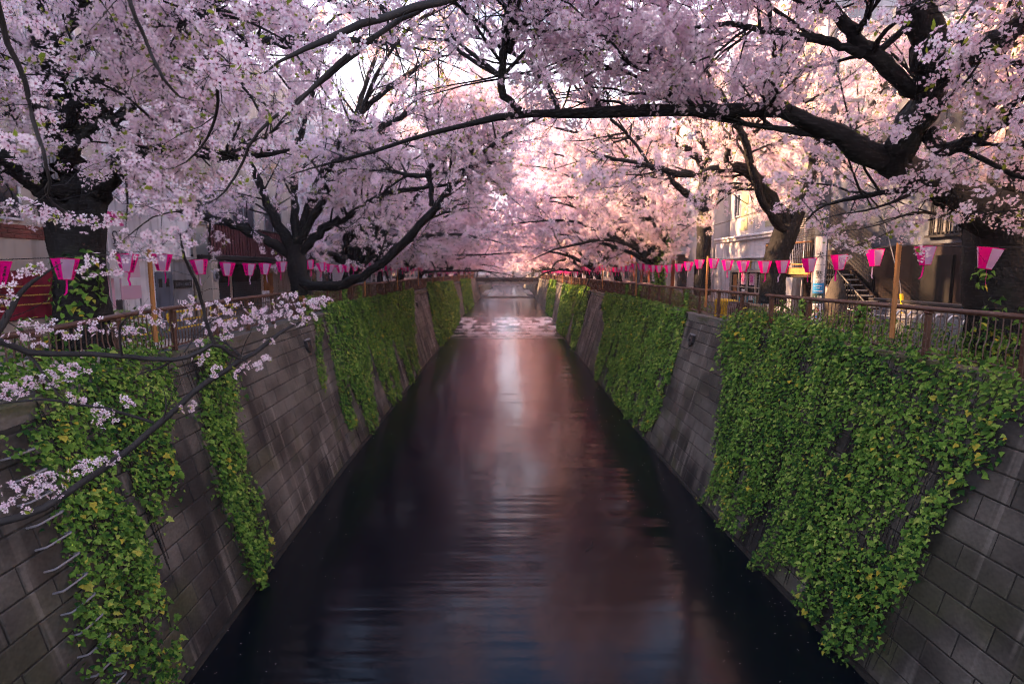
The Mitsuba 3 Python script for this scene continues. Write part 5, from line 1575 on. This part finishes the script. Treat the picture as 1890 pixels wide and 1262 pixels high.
wk_ = put('shop_window', cat([fbx(1, XS, 28.4, 28.5, ZG + .2, ZG + 1.9, -.05, .10), fbx(1, XS, 32.9, 33.0, ZG + .2, ZG + 1.9, -.05, .10), fbx(1, XS, 28.5, 32.9, ZG + 1.82, ZG + 1.92, -.05, .11), fbx(1, XS, 28.3, 33.1, ZG + .10, ZG + .2, -.05, .2)]
                              + [fbx(1, XS, 28.5 + k * 1.1 - .04, 28.5 + k * 1.1 + .04, ZG + .2, ZG + 1.82, -.05, .09) for k in (1, 2, 3)] + [fbx(1, XS, 28.5, 32.9, ZG + 1.0, ZG + 1.05, -.05, .085)]), 'm_cream', b)
put('backing', fbx(1, XS, 28.5, 32.9, ZG + .2, ZG + 1.82, -.03, .004), 'm_black', wk_)
for y, z0, z1, w_, mt in ((28.8, .55, 1.7, .5, 'm_grey'), (29.85, 1.15, 1.78, .6, 'm_pinkprint'), (30.95, 1.15, 1.78, .6, 'm_pinkprint'), (32.15, .45, 1.7, .5, 'm_orangewood'), (29.9, .35, .75, .5, 'm_white'), (31.0, .35, .9, .4, 'm_white'), (29.5, .22, .5, .35, 'm_teal'), (30.6, .22, .5, .4, 'm_teal'), (31.6, .22, .45, .3, 'm_teal'), (28.7, .22, .5, .3, 'm_teal')):
    put('display', fbx(1, XS, y, y + w_, ZG + z0, ZG + z1, .006, .03), mt, wk_)
for y in (29.9, 31.0):
    put('poster_mark', cat([fbx(1, XS, y + .08 + .1 * k, y + .14 + .1 * k, ZG + 1.25 + .05 * (k % 2), ZG + 1.68, .031, .034) for k in range(4)]), 'm_magenta', wk_)
for k, (y, X_) in enumerate(((26.35, XS - .14), (34.7, XS - .14))):
    lk_ = thing('wall_lamp', f'carriage wall lamp on the {("right", "left")[k]} pier of the white shop', 'lamp', 'carriage lamps on the white shop')
    put('bracket', tube(path([(X_, y, ZG + 1.6), (X_ - .12, y, ZG + 1.5), (X_ - .2, y, ZG + 1.62), (X_ - .2, y, ZG + 1.7)], 10), .015, 6), 'm_steel_dull', lk_)
    put('glass', moved(lathe([(.07, 0), (.11, .26), (.0, .27)], 6), X_ - .2, y, ZG + 1.7), 'm_white', lk_)
    put('cap', moved(lathe([(.14, 0), (.10, .07), (.03, .12), (.0, .16)], 8), X_ - .2, y, ZG + 1.97), 'm_steel_dull', lk_)
b = building('tall cream building with sage tiled panels rising behind the white shop', 1, 13.6, 25.6, 35.4, 13.0, 'm_dimwhite', 8)
for z in (4.2, 7.4, 10.6):
    for y in (26.4, 29.6, 32.8):
        put('tile_panel', fbx(1, 13.6, y, y + .9, ZG + z, ZG + z + 2.6, -.02, .03), 'm_sage', b)
        window(b, 1, 13.6, y + 1.15, y + 1.9, ZG + z + .9, ZG + z + 2.1, 'm_offwhite')
b = building('pale grey tower with balconies beyond the white shop', 1, 12.8, 35.9, 44, 13, 'm_dimwhite')
for z in (0.2, 3.2, 6.2, 9.2):
    window(b, 1, 12.8, 36.6, 38.4, ZG + z + .9, ZG + z + 2.2, 'm_grey')
    window(b, 1, 12.8, 41, 43, ZG + z + .5, ZG + z + 2.3, 'm_dark_metal')
    if z > 2:
        balcony(b, 1, 12.8, 40.5, 43.8, ZG + z, 'm_offwhite', solid=False)
b = building('terracotta apartment block with projecting balconies', 1, 12.7, 44.6, 60, 12.5, 'm_terracotta')
put('grey_bay', fbx(1, 12.7, 44.62, 48.6, ZG - .3, ZG + 12.5, -.02, .5, .02), 'm_offwhite', b)
for z in (2.7, 5.6, 8.5):
    balcony(b, 1, 12.7, 49, 54.5, ZG + z, 'm_terracotta', .75)
    window(b, 1, 12.7, 50, 53.6, ZG + z + .1, ZG + z + 2.0, 'm_steel_dull', mull=3)
    balcony(b, 1, 12.7, 55.5, 59.8, ZG + z, 'm_terracotta', solid=False)
    window(b, 1, 12.7, 56.2, 59, ZG + z + .1, ZG + z + 2.0, 'm_steel_dull', mull=2)
for y in (49.2, 52, 55, 58):
    window(b, 1, 12.7, y, y + 1.8, ZG + .3, ZG + 2.1, 'm_steel_dull')
gw = thing('garden_wall', 'low dark brick wall in front of the terracotta apartment block', 'wall')
for r in range(5):
    for k in range(20):
        y = 44.5 + k * .72 + (r % 2) * .36
        put('brick_course', box(11.2, 11.4, y, y + .70, ZG - .1 + r * .2, ZG - .1 + r * .2 + .185, .01), 'm_mauve', gw)
cols = ['m_mauve', 'm_cream', 'm_offwhite', 'm_terracotta', 'm_grey', 'm_white', 'm_cream', 'm_offwhite']
names = ['mauve', 'cream', 'pale grey', 'reddish', 'grey', 'white', 'pale cream', 'off-white']


def row(s, side, spans, X):
    for i, (y0, y1, h, c) in enumerate(spans):
        b = building(f'{names[c]} building on the {side} street, {ordinal(i)} of the far row', s, X + (.3 if i % 2 else 0), y0, y1, h, cols[c])
        Xf = X + (.3 if i % 2 else 0)
        n = 0
        for z in np.arange(.3, h - 2.2, 3.0):
            for y in np.arange(y0 + .8, y1 - 2.2, 3.4):
                if n < 28:
                    window(b, s, Xf, y, y + 1.9, ZG + z + .7, ZG + z + 2.1, 'm_steel_dull')
                    n += 1
            if z > 2 and i % 2 == 0:
                balcony(b, s, Xf, y0 + .5, y1 - .5, ZG + z + .3, cols[c], solid=i % 4 == 0)


row(1, 'right', [(60.4, 72, 15, 0), (72.5, 84, 19, 1), (84.5, 98, 14, 5), (98.6, 113, 20, 2), (113.5, 132, 16, 6), (133, 152, 18, 3), (153, 180, 17, 7), (181, 215, 16, 1)], 12.9)

# ---- left bank --------------------------------------------------------------------
XL = 12.3
b = building('beige building with red brick bands and curtained windows at the left edge', -1, XL, 4, 17.7, 14, 'm_cream')
for z in (2.75, 6.2, 9.6):
    for r in range(3):
        for k in range(24):
            y = 9.2 + k * .35 + (r % 2) * .17
            if y < 17.3:
                put('brick', fbx(-1, XL, y, y + .335, ZG + z + r * .115, ZG + z + .105 + r * .115, -.01, .03, .006), 'm_redbrick', b)
for z in (3.25, 6.9, 10.3):
    for y in (10.2, 13.0, 15.4):
        w = window(b, -1, XL, y, y + 1.7, ZG + z, ZG + z + 1.9, 'm_offwhite', 'm_glass', 1)
        put('curtain', cat([fbx(-1, XL, y + .04 + k * .13, y + .12 + k * .13, ZG + z + .04, ZG + z + 1.86, .014, .022) for k in range(6)]), 'm_grey', w)
put('plinth', fbx(-1, XL, 8, 17.6, 4.9, ZG + .75, -.02, .5, .02), 'm_cream', b)
put('dark_ledge', fbx(-1, XL, 8, 17.6, ZG + .752, ZG + 1.05, -.02, .45), 'm_dark_metal', b)


def banner(label, y0, y1, z0, z1, matn, seed):
    rng = np.random.default_rng(seed)
    ny, nz = 24, 12
    Y, Z = np.meshgrid(np.linspace(y0, y1, ny), np.linspace(z0, z1, nz), indexing='ij')
    fo = .07 * (meshkit.fbm(np.stack([Y * 2.5, Z * 2.2, Y * 0 + seed], -1), 3) - .5) + .02 * np.sin(Y * 9 + Z * 6)
    X = -(XL - .58 - fo)
    v = np.stack([X, Y, Z], -1).reshape(-1, 3)
    i, j = np.meshgrid(np.arange(ny - 1), np.arange(nz - 1), indexing='ij')
    q = np.stack([i * nz + j, (i + 1) * nz + j, (i + 1) * nz + j + 1, i * nz + j + 1], -1).reshape(-1, 4)
    tk = thing('banner', label, 'banner')
    put('cloth', (v, q), matn, tk, smooth=True)
    return tk


bn = banner('crimson cloth banner with gold stripe hung on the beige plinth at the left', 10.2, 15.1, ZG + .78, ZG + 1.95, 'm_crimson', 3)
for z in (1.12, 1.34, 1.56):
    put('stripe', fbx(-1, XL, 12.9, 14.6, ZG + z, ZG + z + .03, .66, .668), 'm_gold', bn)
bn = banner('blue cloth banner with white script beside the crimson banner', 15.5, 16.9, ZG + .8, ZG + 1.9, 'm_blue', 8)
text_on('Cfa.', .34, -1, XL, 16.45, ZG + 1.1, .66, 'm_white', bn, 'script', .006)

b = building('white rendered building with a steel door, cafe flag in front of it', -1, XL, 17.8, 22.4, 12, 'm_white')
put('door', fbx(-1, XL, 20.0, 20.95, ZG - .2, ZG + 1.9, -.02, .05, .01), 'm_bluegrey', b)
put('door_light', cat([fbx(-1, XL, 20.12, 20.32, ZG + 1.35, ZG + 1.65, .05, .056), fbx(-1, XL, 20.55, 20.75, ZG + 1.35, ZG + 1.65, .05, .056)]), 'm_black', b)
put('grey_panel', fbx(-1, XL, 21.0, 22.3, ZG - .2, ZG + 2.3, -.02, .03), 'm_grey', b)
np_ = put('name_sign', fbx(-1, XL, 21.05, 22.2, ZG + 1.28, ZG + 1.58, .03, .07), 'm_black', b, label='black name sign with small grey characters')
for k, g in enumerate(('ki', 'me', 'hi', 'ue', 'ki', 'hi', 'me')):
    put('character', strokes(KJ[g], (-(XL - .071), 21.12 + k * .15, ZG + 1.37), (0, .11, 0), (0, 0, .12), (1, 0, 0), .012, .004), 'm_grey', np_)
put('pipe', tube([(-(XL - .12), 22.45, ZG - .2), (-(XL - .12), 22.45, ZG + 3.4)], .06, 8), 'm_cream', b, smooth=40)
put('ledge', fbx(-1, XL, 17.8, 22.4, ZG + 2.35, ZG + 2.45, -.02, .12, .01), 'm_offwhite', b)

# cafe flag and menu boards
fk = thing('flag', 'white upright cafe flag with pink head and dark lettering on a pole at the left', 'flag')
ny, nz = 8, 16
Y, Z = np.meshgrid(np.linspace(0, .62, ny), np.linspace(0, 1.7, nz), indexing='ij')
fx = -10.2 + .05 * np.sin(Y * 7 + Z * 2)
v = np.stack([fx, 14.75 + Y, ZG + 1.75 + Z], -1).reshape(-1, 3)
i, j = np.meshgrid(np.arange(ny - 1), np.arange(nz - 4), indexing='ij')
q = np.stack([i * nz + j, (i + 1) * nz + j, (i + 1) * nz + j + 1, i * nz + j + 1], -1).reshape(-1, 4)
put('cloth', (v, q), 'm_offwhite', fk, smooth=True)
i, j = np.meshgrid(np.arange(ny - 1), np.arange(nz - 4, nz - 1), indexing='ij')
q = np.stack([i * nz + j, (i + 1) * nz + j, (i + 1) * nz + j + 1, i * nz + j + 1], -1).reshape(-1, 4)
put('pink_head', (v, q), 'm_magenta', fk, smooth=True)
m = meshkit.text_mesh('CAFE', .19, .006, True)
tv = np.array(m.vertices)
put('lettering', (np.stack([-10.13 + tv[:, 2], 14.86 + tv[:, 1] * .95, ZG + 2.98 - tv[:, 0]], -1), np.array(m.faces)), 'm_ink', fk)
put('lettering', strokes([[(.2, .97), (.5, .93)], [(.3, .86), (.2, .8), (.5, .78)], [(.2, .72), (.5, .66), (.25, .6)], [(.25, .5), (.5, .5), (.35, .42)], [(.2, .36), (.5, .3)]], (-10.125, 15.02, ZG + 2.1), (0, .5, 0), (0, 0, .9), (1, 0, 0), .025, .005), 'm_ink', fk)
put('pole', tube([(-10.2, 14.72, ZG - .2), (-10.2, 14.72, ZG + 3.55)], .018, 6), 'm_steel_dull', fk)
for k, (y, z0, z1, lb) in enumerate(((14.15, .35, 2.0, 'tall pink and white menu board with magenta panels behind the left hedge'), (15.65, 1.15, 2.35, 'pink and white menu board hung under the cafe flag'))):
    mk = thing('menu_board', lb, 'sign')
    x = -10.35 - .2 * k
    put('board', box(x - .04, x, y, y + .95 - .1 * k, ZG + z0, ZG + z1, .01), 'm_pinkprint', mk)
    put('price_strip', box(x, x + .006, y + .02, y + .93 - .1 * k, ZG + z0 + .38, ZG + z0 + .6), 'm_offwhite', mk)
    for c in range(2):
        for r in range(2):
            text_on(('Menu', '1,200', 'Cafe', '980')[c * 2 + r], .06, -1, -x, y + .27 + .42 * c, ZG + z0 + .41 + .09 * r, -.007 - 0, 'm_ink', mk, 'lettering', .003)
    if k == 0:
        for c in range(3):
            put('panel', box(x, x + .006, y + .03 + .31 * c, y + .3 + .31 * c, ZG + z0 + .02, ZG + z0 + .35), ('m_magenta', 'm_pinkprint', 'm_magenta')[c], mk)
    put('leg', cat([box(x - .04, x - .01, y + .05, y + .09, ZG - .2, ZG + z0), box(x - .04, x - .01, y + .8, y + .84, ZG - .2, ZG + z0)]), 'm_steel_dull', mk, kind='stuff')

# brown slatted balcony over dark shutters
b = building('building with a dark maroon slatted balcony above black roller shutters', -1, XL + .5, 22.7, 34.8, 12, 'm_cream')
put('canopy', fbx(-1, XL + .5, 22.7, 34.8, ZG + 2.35, ZG + 2.55, -.02, 1.15, .02), 'm_brown', b)
for k in range(48):
    y = 22.75 + k * .25
    put('balcony_slat', fbx(-1, XL + .5, y, y + .17, ZG + 2.56, ZG + 3.75, 1.06, 1.10 + .008 * (k % 3)), 'm_maroon', b)
put('balcony_back', fbx(-1, XL + .5, 22.72, 34.7, ZG + 2.56, ZG + 3.74, 1.0, 1.04), 'm_brown', b)
put('balcony_rail', fbx(-1, XL + .5, 22.7, 34.8, ZG + 3.755, ZG + 3.83, .98, 1.16, .01), 'm_brown', b)
for z in (3.9, 7):
    for y in (23.5, 27, 30.5):
        window(b, -1, XL + .5, y, y + 2.2, ZG + z, ZG + z + 1.7, 'm_steel_dull')
for y0, y1 in ((23.3, 26.3), (26.6, 29.6)):
    sh = put('roller_shutter', fbx(-1, XL + .5, y0, y1, ZG - .3, ZG + 2.2, -.02, .03), 'm_black', b)
    for k in range(14):
        put('slat', fbx(-1, XL + .5, y0 + .02, y1 - .02, ZG + k * .1, ZG + .085 + k * .1, .031, .045), 'm_shutter', sh)
put('wooden_door', fbx(-1, XL + .5, 30.0, 31.1, ZG - .2, ZG + 1.8, -.02, .05), 'm_orangewood', b)
put('pillar', fbx(-1, XL + .5, 22.7, 23.2, ZG - .3, ZG + 2.34, -.02, 1.1, .01), 'm_cream', b)
em = put('star_emblem', (lambda q: (np.stack([q[0][:, 2] - (XL - .62), q[0][:, 0] + 22.98, q[0][:, 1] + ZG + 1.72], -1), q[1]))(lathe([(0, .03), (.20, .03), (.22, 0.0)], 24)), 'm_steel_dull', b, smooth=30)
st = [[(.5 + .5 * math.sin(k * 4 * math.pi / 5), .5 + .5 * math.cos(k * 4 * math.pi / 5)) for k in range(6)]]
put('star', strokes(st, (-(XL - .66), 22.84, ZG + 1.58), (0, .28, 0), (0, 0, .28), (1, 0, 0), .03, .006), 'm_black', em)
for i, (y, lb, mt) in enumerate(((26.0, 'white standing sign with dark print before the roller shutters', 'm_offwhite'), (30.6, 'yellow standing sign with dark print by the wooden door', 'm_yellow'))):
    k = thing('street_sign', lb, 'sign')
    put('board', box(-11.2, -11.15, y, y + .75, ZG - .1, ZG + 1.0, .01), mt, k)
    text_on(('Parking', 'NO')[i], .13, -1, 11.15, y + .38, ZG + .65, .0, 'm_ink', k, 'lettering', .006)
    text_on(('24h', 'P')[i], .22, -1, 11.15, y + .38, ZG + .25, .0, 'm_ink', k, 'lettering', .006)
row(-1, 'left', [(35.2, 45, 13, 2), (45.5, 58, 12, 4), (58.5, 72, 9, 5), (72.5, 86, 7.5, 1), (86.5, 100, 8.5, 7), (100.5, 118, 7, 4), (118.5, 134, 8, 5), (135, 156, 7, 2), (157, 185, 8, 6), (186, 215, 7, 2)], 12.7)
for i, (x0, x1, h, c) in enumerate([(-34, -14, 14, 2), (-13, 2, 18, 7), (3, 16, 13, 1), (17, 36, 17, 5)]):
    b = thing('building', f'{names[c]} building closing the view behind the far trees, {["leftmost", "second from left", "third from left", "rightmost"][i]}', 'building', 'buildings closing the view')
    put('wall', box(x0, x1, 242, 252, 4, 5 + h), cols[c], b)
# ------------------------------------------------------------------ street furniture
# utility pole with its plates
ux, uy = 9.75, 17.9
pk = thing('utility_pole', 'grey concrete utility pole with stacked notices, in front of the staircase', 'utility pole')
put('shaft', moved(lathe([(.215, 4.9), (.20, 7), (.165, 15), (0, 15.01)], 20), ux, uy), 'm_bluegrey', pk, smooth=40)
put('transformer', moved(lathe([(0, 0), (.28, .0), (.30, .05), (.30, .75), (.24, .85), (0, .88)], 16), ux - .35, uy, 9.0), 'm_bluegrey', pk, smooth=40)
put('crossarm', box(ux - 1.0, ux + 1.0, uy - .05, uy + .05, 12.4, 12.5), 'm_steel_dull', pk)
tow = unit(np.array([-ux, -uy, 0.0]))
side = np.cross([0, 0, 1.0], tow)


def plate(name, w, z0, z1, matn, d=.215, c0=0.0, parent=None):
    """A plate bent round the pole, facing the camera bridge."""
    a = np.linspace(-w / .43, w / .43, 9) + c0
    dirs = np.cos(a)[:, None] * tow + np.sin(a)[:, None] * side
    v = np.vstack([np.array([ux, uy, 0]) + dirs * d + [0, 0, z0], np.array([ux, uy, 0]) + dirs * d + [0, 0, z1]])
    j = np.arange(8)
    return put(name, (v, np.stack([j, j + 1, j + 10, j + 9], -1)), matn, parent or pk, smooth=True)


def on_pole(lines, x0, z0, w, h, matn, parent, lw=.018, d=.226):
    org = np.array([ux, uy, 0]) + tow * d + side * x0 + [0, 0, z0]
    put('marking', strokes(lines, org, side * w, [0, 0, h], tow, lw, .003), matn, parent)


P = plate('upper_notice', .34, 7.55, 8.4, 'm_white')
on_pole(KJ['inu'], -.10, 7.72, .2, .22, 'm_ink', P)
P = plate('lower_notice', .34, 6.98, 7.54, 'm_white')
on_pole(KJ['juku'], -.10, 7.14, .2, .22, 'm_ink', P, .014)
on_pole([[(0, .6), (1, .6)], [(.1, .2), (.9, .2)]], -.12, 7.0, .24, .08, 'm_ink', P, .008)
P = plate('blue_notice', .34, 6.66, 6.975, 'm_signblue')
on_pole([[(0, .85), (.9, .85)], [(.25, .6), (.7, .6)], [(0, .1), (1, .1)]], -.12, 6.70, .24, .22, 'm_white', P, .012)
P = plate('green_plate', .32, 6.36, 6.64, 'm_signgreen', .218)
for k, g in enumerate(('ue', 'me', 'kuro')):
    on_pole(KJ[g], -.11 + .08 * k, 6.50, .065, .075, 'm_white', P, .007, .231)
on_pole([[(0, .5), (.2, .5)], [(.35, .2), (.35, .8)], [(.5, .5), (.65, .5)], [(.8, .3), (1, .3)]], -.11, 6.41, .22, .05, 'm_white', P, .007, .231)
P = plate('white_plate', .34, 5.80, 6.34, 'm_white', .218)
ring = [[(.5 + .5 * math.cos(t), .5 + .5 * math.sin(t)) for t in np.linspace(0, 2 * math.pi, 15)]]
on_pole(ring + [[(.15, .85), (.85, .15)]], -.06, 6.08, .12, .12, 'm_red', P, .016, .231)
on_pole(ring, -.06, 5.87, .12, .12, 'm_red', P, .016, .231)
on_pole([[(.2, .5), (.8, .5)]], -.06, 5.87, .12, .12, 'm_signblue', P, .06, .230)
on_pole([[(0, .5), (1, .5)]], -.1, 6.24, .2, .06, 'm_ink', P, .018, .231)
on_pole([[(0, .5), (1, .5)]], -.1, 6.02, .2, .05, 'm_signblue', P, .012, .231)
gw_ = thing('guy_wire', 'steel guy wire with a yellow guard slanting down before the stairs', 'wire')
put('wire', tube([(10.4, 16.4, 9.6), (10.95, 15.9, 7.0), (11.1, 15.75, 5.5)], .012, 5), 'm_steel_dull', gw_)
put('guard', tube([(10.99, 15.87, 6.72), (11.1, 15.76, 5.55)], .045, 8), 'm_yellow', gw_, smooth=40)
put('rope', tube(path([(10.9, 18.2, 6.15), (10.8, 16.6, 6.08), (11.05, 15.0, 6.12)], 10), .012, 5), 'm_white', None, label='thin white rope stretched low between the stone and the block wall', cat='rope')

# overhead cables
for k, (s, x, z) in enumerate(((1, 9.75, 12.45), (1, 10.6, 12.45), (1, 9.8, 9.9), (-1, -10.6, 11.8))):
    ys = np.linspace(17.9 if s > 0 else 6, 130, 30)
    sag = .5 * np.abs(np.sin((ys - 17.9) / 28 * math.pi))
    put('cable', tube(np.stack([ys * 0 + x, ys, z - sag], -1), .014, 4), 'm_cable', None, label=f'black overhead cable above the {"right" if s > 0 else "left"} street, {["outer high", "inner high", "lower", "single"][k]} one', cat='cable')
for k, y in enumerate((46, 74)):
    q = thing('utility_pole', f'plain grey utility pole on the right street, {["nearer", "farther"][k]} of the two beyond the shop', 'utility pole')
    put('shaft', moved(lathe([(.19, 4.9), (.15, 14.5), (0, 14.51)], 14), 10.4, y), 'm_bluegrey', q, smooth=40)
    put('crossarm', box(9.5, 11.3, y - .05, y + .05, 12.4, 12.5), 'm_steel_dull', q)

# street lamp on the left bank
lx_, ly_ = -9.0, 28.0
q = thing('street_lamp', 'black post street lamp with a flat tapered head by the second left cherry tree', 'street lamp')
put('post', moved(lathe([(.10, 5.2), (.075, 6.2), (.06, 8.55), (.0, 8.56)], 14), lx_, ly_), 'm_dark_metal', q, smooth=40)
put('lamp_head', moved(lathe([(.10, 8.55), (.32, 8.98), (.0, 8.985)], 6), lx_, ly_), 'm_glass', q)
put('lamp_roof', moved(lathe([(.40, 8.99), (.36, 9.06), (.10, 9.16), (0, 9.17)], 6), lx_, ly_), 'm_dark_metal', q)
q = thing('street_lamp', 'thin black lamp post farther along the left bank', 'street lamp')
put('post', tube([(-9.0, 47, 5.2), (-9.0, 47, 10.4)], .06, 8), 'm_dark_metal', q, smooth=40)
put('lamp_head', box(-9.0, -8.3, 46.85, 47.15, 10.3, 10.42, .02), 'm_dark_metal', q)

# yellow barriers behind the left railing
for k, y in enumerate((11.2, 13.2, 15.2, 17.2)):
    x = -9.25 + .08 * k
    q = thing('barrier', f'yellow tubular barrier behind the left railing, {ordinal(k)} from the camera', 'barrier', 'yellow barriers behind the left railing')
    z = float(kerb_z(-1, y)) - .14
    put('frame', tube(path([(x, y, z), (x, y, z + .74), (x, y + .08, z + .82), (x, y + 1.62, z + .82), (x, y + 1.7, z + .74), (x, y + 1.7, z)], 30), .03, 8), 'm_yellow', q, smooth=50)
    put('rail', tube([(x, y + .03, z + .58), (x, y + 1.67, z + .58)], .025, 8), 'm_yellow', q, smooth=40)
    put('rail', tube([(x, y + .03, z + .36), (x, y + 1.67, z + .36)], .025, 8), 'm_yellow', q, smooth=40)
put('pavement', box(-10.6, -8.6, 9.5, 19.5, 5.2, 5.43, .02), 'm_cream', None, kind='structure')

# yellow crates behind the right railing
q = thing('tub', 'ribbed yellow tub behind the right railing near the second lantern pole', 'tub')
y, z = 21.7, float(kerb_z(1, 21.7)) - .14
put('body', box(8.15, 8.6, 21.2, 22.4, z, z + .78, .04), 'm_yellow', q)
for k in range(6):
    put('rib', box(8.12, 8.149, 21.27 + k * .2, 21.35 + k * .2, z + .1, z + .74, .008), 'm_yellow', q)
q = thing('tub', 'dark ribbed tub standing beside the yellow tub', 'tub')
put('body', box(8.15, 8.6, 20.2, 21.1, z, z + .74, .04), 'm_brown', q)
for k in range(5):
    put('rib', box(8.12, 8.149, 20.25 + k * .17, 20.32 + k * .17, z + .1, z + .70, .008), 'm_mauve', q)

# left bank beyond: white sign board, post sign, low white fence
q = thing('notice_board', 'white notice board with small print on the left bank in the middle distance', 'sign')
put('board', box(-9.6, -8.1, 40.0, 40.06, 6.95, 7.75, .01), 'm_white', q)
m = meshkit.text_mesh('Notice', .16, .01)
v = np.array(m.vertices)
put('lettering', (np.stack([-9.3 + v[:, 0], 39.998 - v[:, 2], 7.3 + v[:, 1]], -1), np.array(m.faces)[:, ::-1]), 'm_ink', q)
put('post', cat([box(-9.5, -9.44, 40.0, 40.06, 5.3, 6.95), box(-8.26, -8.2, 40.0, 40.06, 5.3, 6.95)]), 'm_steel_dull', q, kind='stuff')
q = thing('post_sign', 'narrow white upright post sign with dark characters on the left bank', 'sign')
put('board', box(-8.85, -8.5, 37.0, 37.1, 5.4, 7.3, .01), 'm_white', q)
for k, g in enumerate(('me', 'kuro', 'ue', 'ki')):
    put('character', strokes(KJ[g], (-8.78, 36.999, 6.85 - .32 * k), (.22, 0, 0), (0, 0, .24), (0, -1, 0), .03, .006), 'm_ink', q)
q = thing('fence', 'low white picket fence behind the left railing in the middle distance', 'fence')
for k in range(16):
    put('picket', box(-9.05, -9.01, 33 + k * .4, 33.12 + k * .4, 5.45, 6.35, .005), 'm_white', q)
put('rail', box(-9.008, -8.97, 33, 39.2, 6.1, 6.16), 'm_white', q)

# drain flaps on the walls
def flap(s, px, py, label):
    y, z = wall_hit(s, [px], [py])
    y, z = float(y[0]), float(z[0])
    q = thing('drain_flap', label, 'drain', 'iron drain flaps on the canal walls')
    n = np.array([-s * .965, 0, .26])
    u = np.array([0, 1.0, 0])
    w = np.cross(n, u) * (1 if np.cross(n, u)[2] > 0 else -1)
    c = wall_pt(s, y, z, .03)
    M = np.eye(4)
    M[:3, 0], M[:3, 1], M[:3, 2], M[:3, 3] = u, w, n, c
    put('pipe_collar', lathe([(.20, -.05), (.20, .05), (.16, .05), (.16, .0)], 18), 'm_dark_metal', q, xf=T4(M))
    lid = lathe([(0, .10), (.17, .085), (.19, .06), (.19, .052)], 18)
    put('flap', (lid[0] * [1, 1.25, 1] + [0, -.05, 0], lid[1]), 'm_black', q, xf=T4(M))
    put('hinge', box(-.24, .24, .18, .24, .03, .11, .01), 'm_steel_dull', q, xf=T4(M))
    put('lug', box(-.20, -.14, -.10, .2, .05, .12, .01), 'm_dark_metal', q, xf=T4(M))
    put('lug', box(.14, .20, -.10, .2, .05, .12, .01), 'm_dark_metal', q, xf=T4(M))


flap(-1, 565, 638, 'iron drain flap on the left wall under the coping, nearer one')
flap(-1, 768, 562, 'iron drain flap on the left wall, farther one')
flap(1, 1280, 628, 'iron drain flap high on the right wall beside the big ivy')
flap(1, 1111, 566, 'small far drain flap on the right wall')

# rungs let into the left wall
lk_ = thing('ladder', 'row of grey iron rungs let into the left wall beside the near ivy', 'ladder')
for k in range(15):
    z = 4.75 - k * .33
    y = 7.7
    o = [wall_pt(-1, y, z, -.02), wall_pt(-1, y, z, .10), wall_pt(-1, y, z, .17), wall_pt(-1, y + .06, z, .19), wall_pt(-1, y + .44, z, .19), wall_pt(-1, y + .5, z, .17), wall_pt(-1, y + .5, z, -.02)]
    put('rung', tube(np.array(o), .017, 8), 'm_steel_dull', lk_, smooth=50)

# sticks and petals on the water
put('twig', tube([(2.05, 14.2, .01), (2.25, 14.45, .03), (2.3, 14.75, .01)], .012, 5), 'm_pale_bark', None, label='forked dead twig floating on the dark water', cat='twig')
rp = np.random.default_rng(9)
n = 700
y = 6 + 60 * rp.uniform(0, 1, n) ** 2
x = np.where(rp.random(n) < .7, W(1, y) - np.abs(rp.normal(0, 1.3, n)) - .1, -W(-1, y) + np.abs(rp.normal(0, .8, n)) + .1)
pos = np.stack([x, y, np.full(n, .012)], -1)
m = scatter(FLOWER[3], pos, np.tile([0, 0, 1.0], (n, 1)) + rp.normal(0, .03, (n, 3)), .008 * rp.uniform(.6, 1.7, n), rp.uniform(0, 1, n), rp)
put('fallen_petals', m[:2], 'm_petal', None, uv=m[2], label='scattered fallen petals drifting on the water along the walls', cat='petals', kind='stuff')

# small vertical writing on the pink sides of the nearest lanterns of the left string
ms = []
for k in (0, 2, 4):
    a0, a1 = k * math.pi / 3, (k + 1) * math.pi / 3
    mid = (a0 + a1) / 2
    nrm = np.array([math.cos(mid), math.sin(mid), 0])
    tan = np.array([-math.sin(mid), math.cos(mid), 0])
    ap = math.cos(math.pi / 6)
    slope = np.array([0, 0, -.345]) + nrm * ap * (.105 - .200)
    sl_n = unit(np.cross(tan, -slope) * (1 if np.dot(np.cross(tan, -slope), nrm) > 0 else -1))
    for r, g in enumerate(('ki', 'me', 'kuro', 'ue', 'hi')):
        o = nrm * .200 * ap + slope * (.16 + .15 * r) + sl_n * .004
        ms.append(strokes(KJ[g], o - tan * .025 + slope * .12, tan * .05, -slope * .12, sl_n, .006, .002))
LET = mikit.ply(cat(ms))
for ln, s, i, X in LANT:
    if s < 0 and i < 3:
        put('lettering', LET, 'm_ink', ln, xf=X)
# ------------------------------------------------------------------ evening haze over the canal
scene['haze_air'] = {'type': 'homogeneous', 'albedo': rgb((0.96, 0.94, 0.94)), 'sigma_t': 0.0006, 'phase': {'type': 'hg', 'g': 0.45}}
scene['haze'] = {'type': 'cube', 'to_world': T4().translate([0, 720, 13]).scale([810, 790, 14.5]), 'bsdf': {'type': 'null'}, 'interior': {'type': 'ref', 'id': 'haze_air'}}
tag('haze', kind='stuff')
scene['camera']['medium'] = {'type': 'ref', 'id': 'haze_air'}
